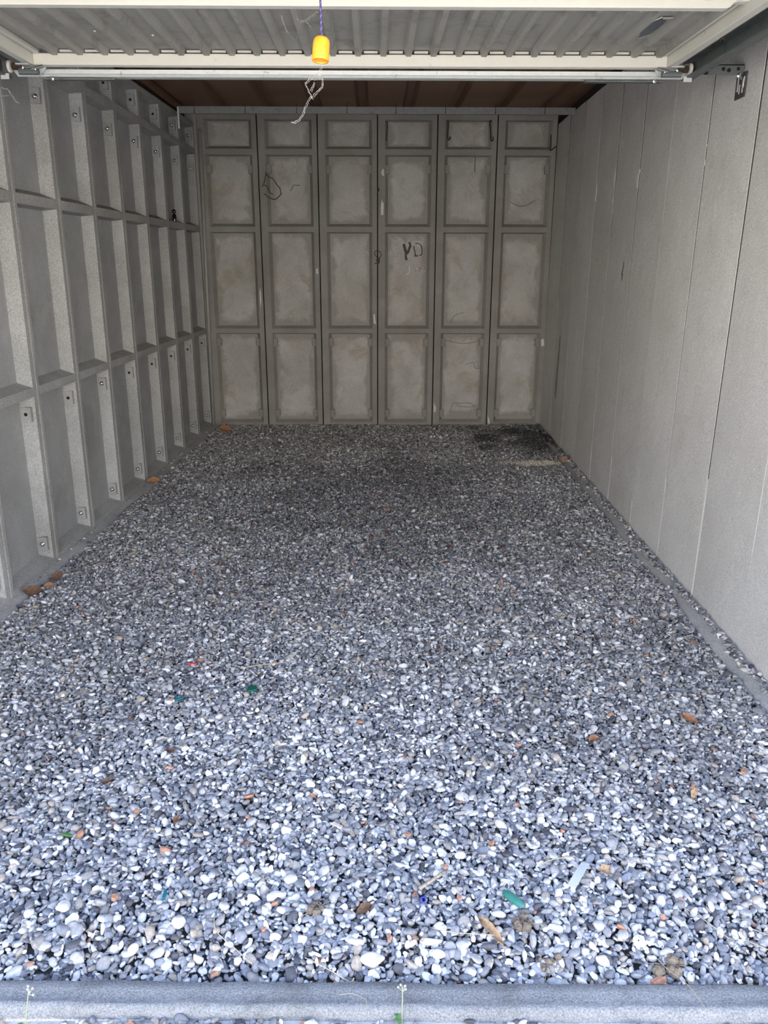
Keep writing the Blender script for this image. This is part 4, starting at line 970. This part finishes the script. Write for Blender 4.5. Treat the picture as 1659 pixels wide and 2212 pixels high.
# earth clods with roots
def clod(x, y, s_, label, seed):
    r = random.Random(seed); t = empty('earth_clod', (x, y, gz(x, y) + .006)); tag(t, label, 'earth clod')
    g = MB()
    for k in range(7):
        bm = bmesh.new(); bmesh.ops.create_icosphere(bm, subdivisions=2, radius=1); q = Vector((r.uniform(-1, 1) * s_, r.uniform(-.7, .7) * s_, r.uniform(-.05, .25) * s_)); rr = s_ * r.uniform(.22, .5)
        g.add([q + v.co * rr * (1 + .45 * mnoise.noise(v.co * 2.2 + Vector((k * 5, seed, 0)))) for v in bm.verts], [tuple(v.index for v in f.verts) for f in bm.faces]); bm.free()
    g.build('soil_lump', M['dirtclod'], t)
    g = MB()
    for k in range(9):
        a_ = r.uniform(0, 2 * PI); p0 = Vector((r.uniform(-.5, .5) * s_, r.uniform(-.5, .5) * s_, .2 * s_)); d = Vector((math.cos(a_), math.sin(a_), 0)) * s_ * r.uniform(.7, 2.0)
        g.tube(spline([p0, p0 + d * .5 + Vector((0, 0, .10 * s_)), p0 + d + Vector((r.uniform(-.3, .3) * s_, 0, -.1 * s_))], 3), .0008, 4)
    g.build('root', M['root'], t)
clod(.330, 1.447, .026, 'clod of earth and dry roots right of the seed pod', 3); clod(.628, 1.337, .028, 'crumbly earth clod at the right, just behind the threshold', 5)
clod(-.130, 1.487, .020, 'small grey earth clod left of the curled red brown leaf', 8); clod(.372, 1.345, .022, 'dark earth clod with a dry stalk, near the threshold right of centre', 11)
# weeds at the outer edge of the threshold
def weed(x, y, h, label, seed, heads=5):
    r = random.Random(seed); t = empty('weed', (x, y, -.026)); tag(t, label, 'weed')
    top = Vector((r.uniform(-.004, .004), .03, h)); g = MB(); g.tube(spline([(0, 0, 0), (.001, .012, h * .5), top], 4), .0012, 5); g.build('stem', M['weed'], t, smooth=True)
    for k in range(heads):
        d = Vector((r.uniform(-.009, .009), r.uniform(-.004, .004), r.uniform(-.014, .004)))
        g = MB(); g.tube([top - Vector((0, .004, .012)), top + d], .0006, 4); bm = bmesh.new(); bmesh.ops.create_icosphere(bm, subdivisions=1, radius=.0028); g.add([v.co + top + d for v in bm.verts], [tuple(v.index for v in f.verts) for f in bm.faces]); bm.free(); g.build('seed_head', M['flower'], t)
    for k in range(3):
        a_ = r.uniform(0, 6.28); g = MB(); dx, dy = math.cos(a_) * .018, math.sin(a_) * .018
        g.add([(0, 0, .006), (dx * .5 - dy * .25, dy * .5 + dx * .25, .022), (dx, dy, .020), (dx * .5 + dy * .25, dy * .5 - dx * .25, .022)], [(0, 1, 2, 3)]); g.build('weed_leaf', M['leafgreen'], t)
weed(-.690, 1.212, .082, 'small weed with pale seed heads outside the threshold on the left', 2); weed(.052, 1.222, .070, 'tiny weed with cream heads at the outer edge of the middle threshold', 6, 4)
bpy.context.view_layer.update()
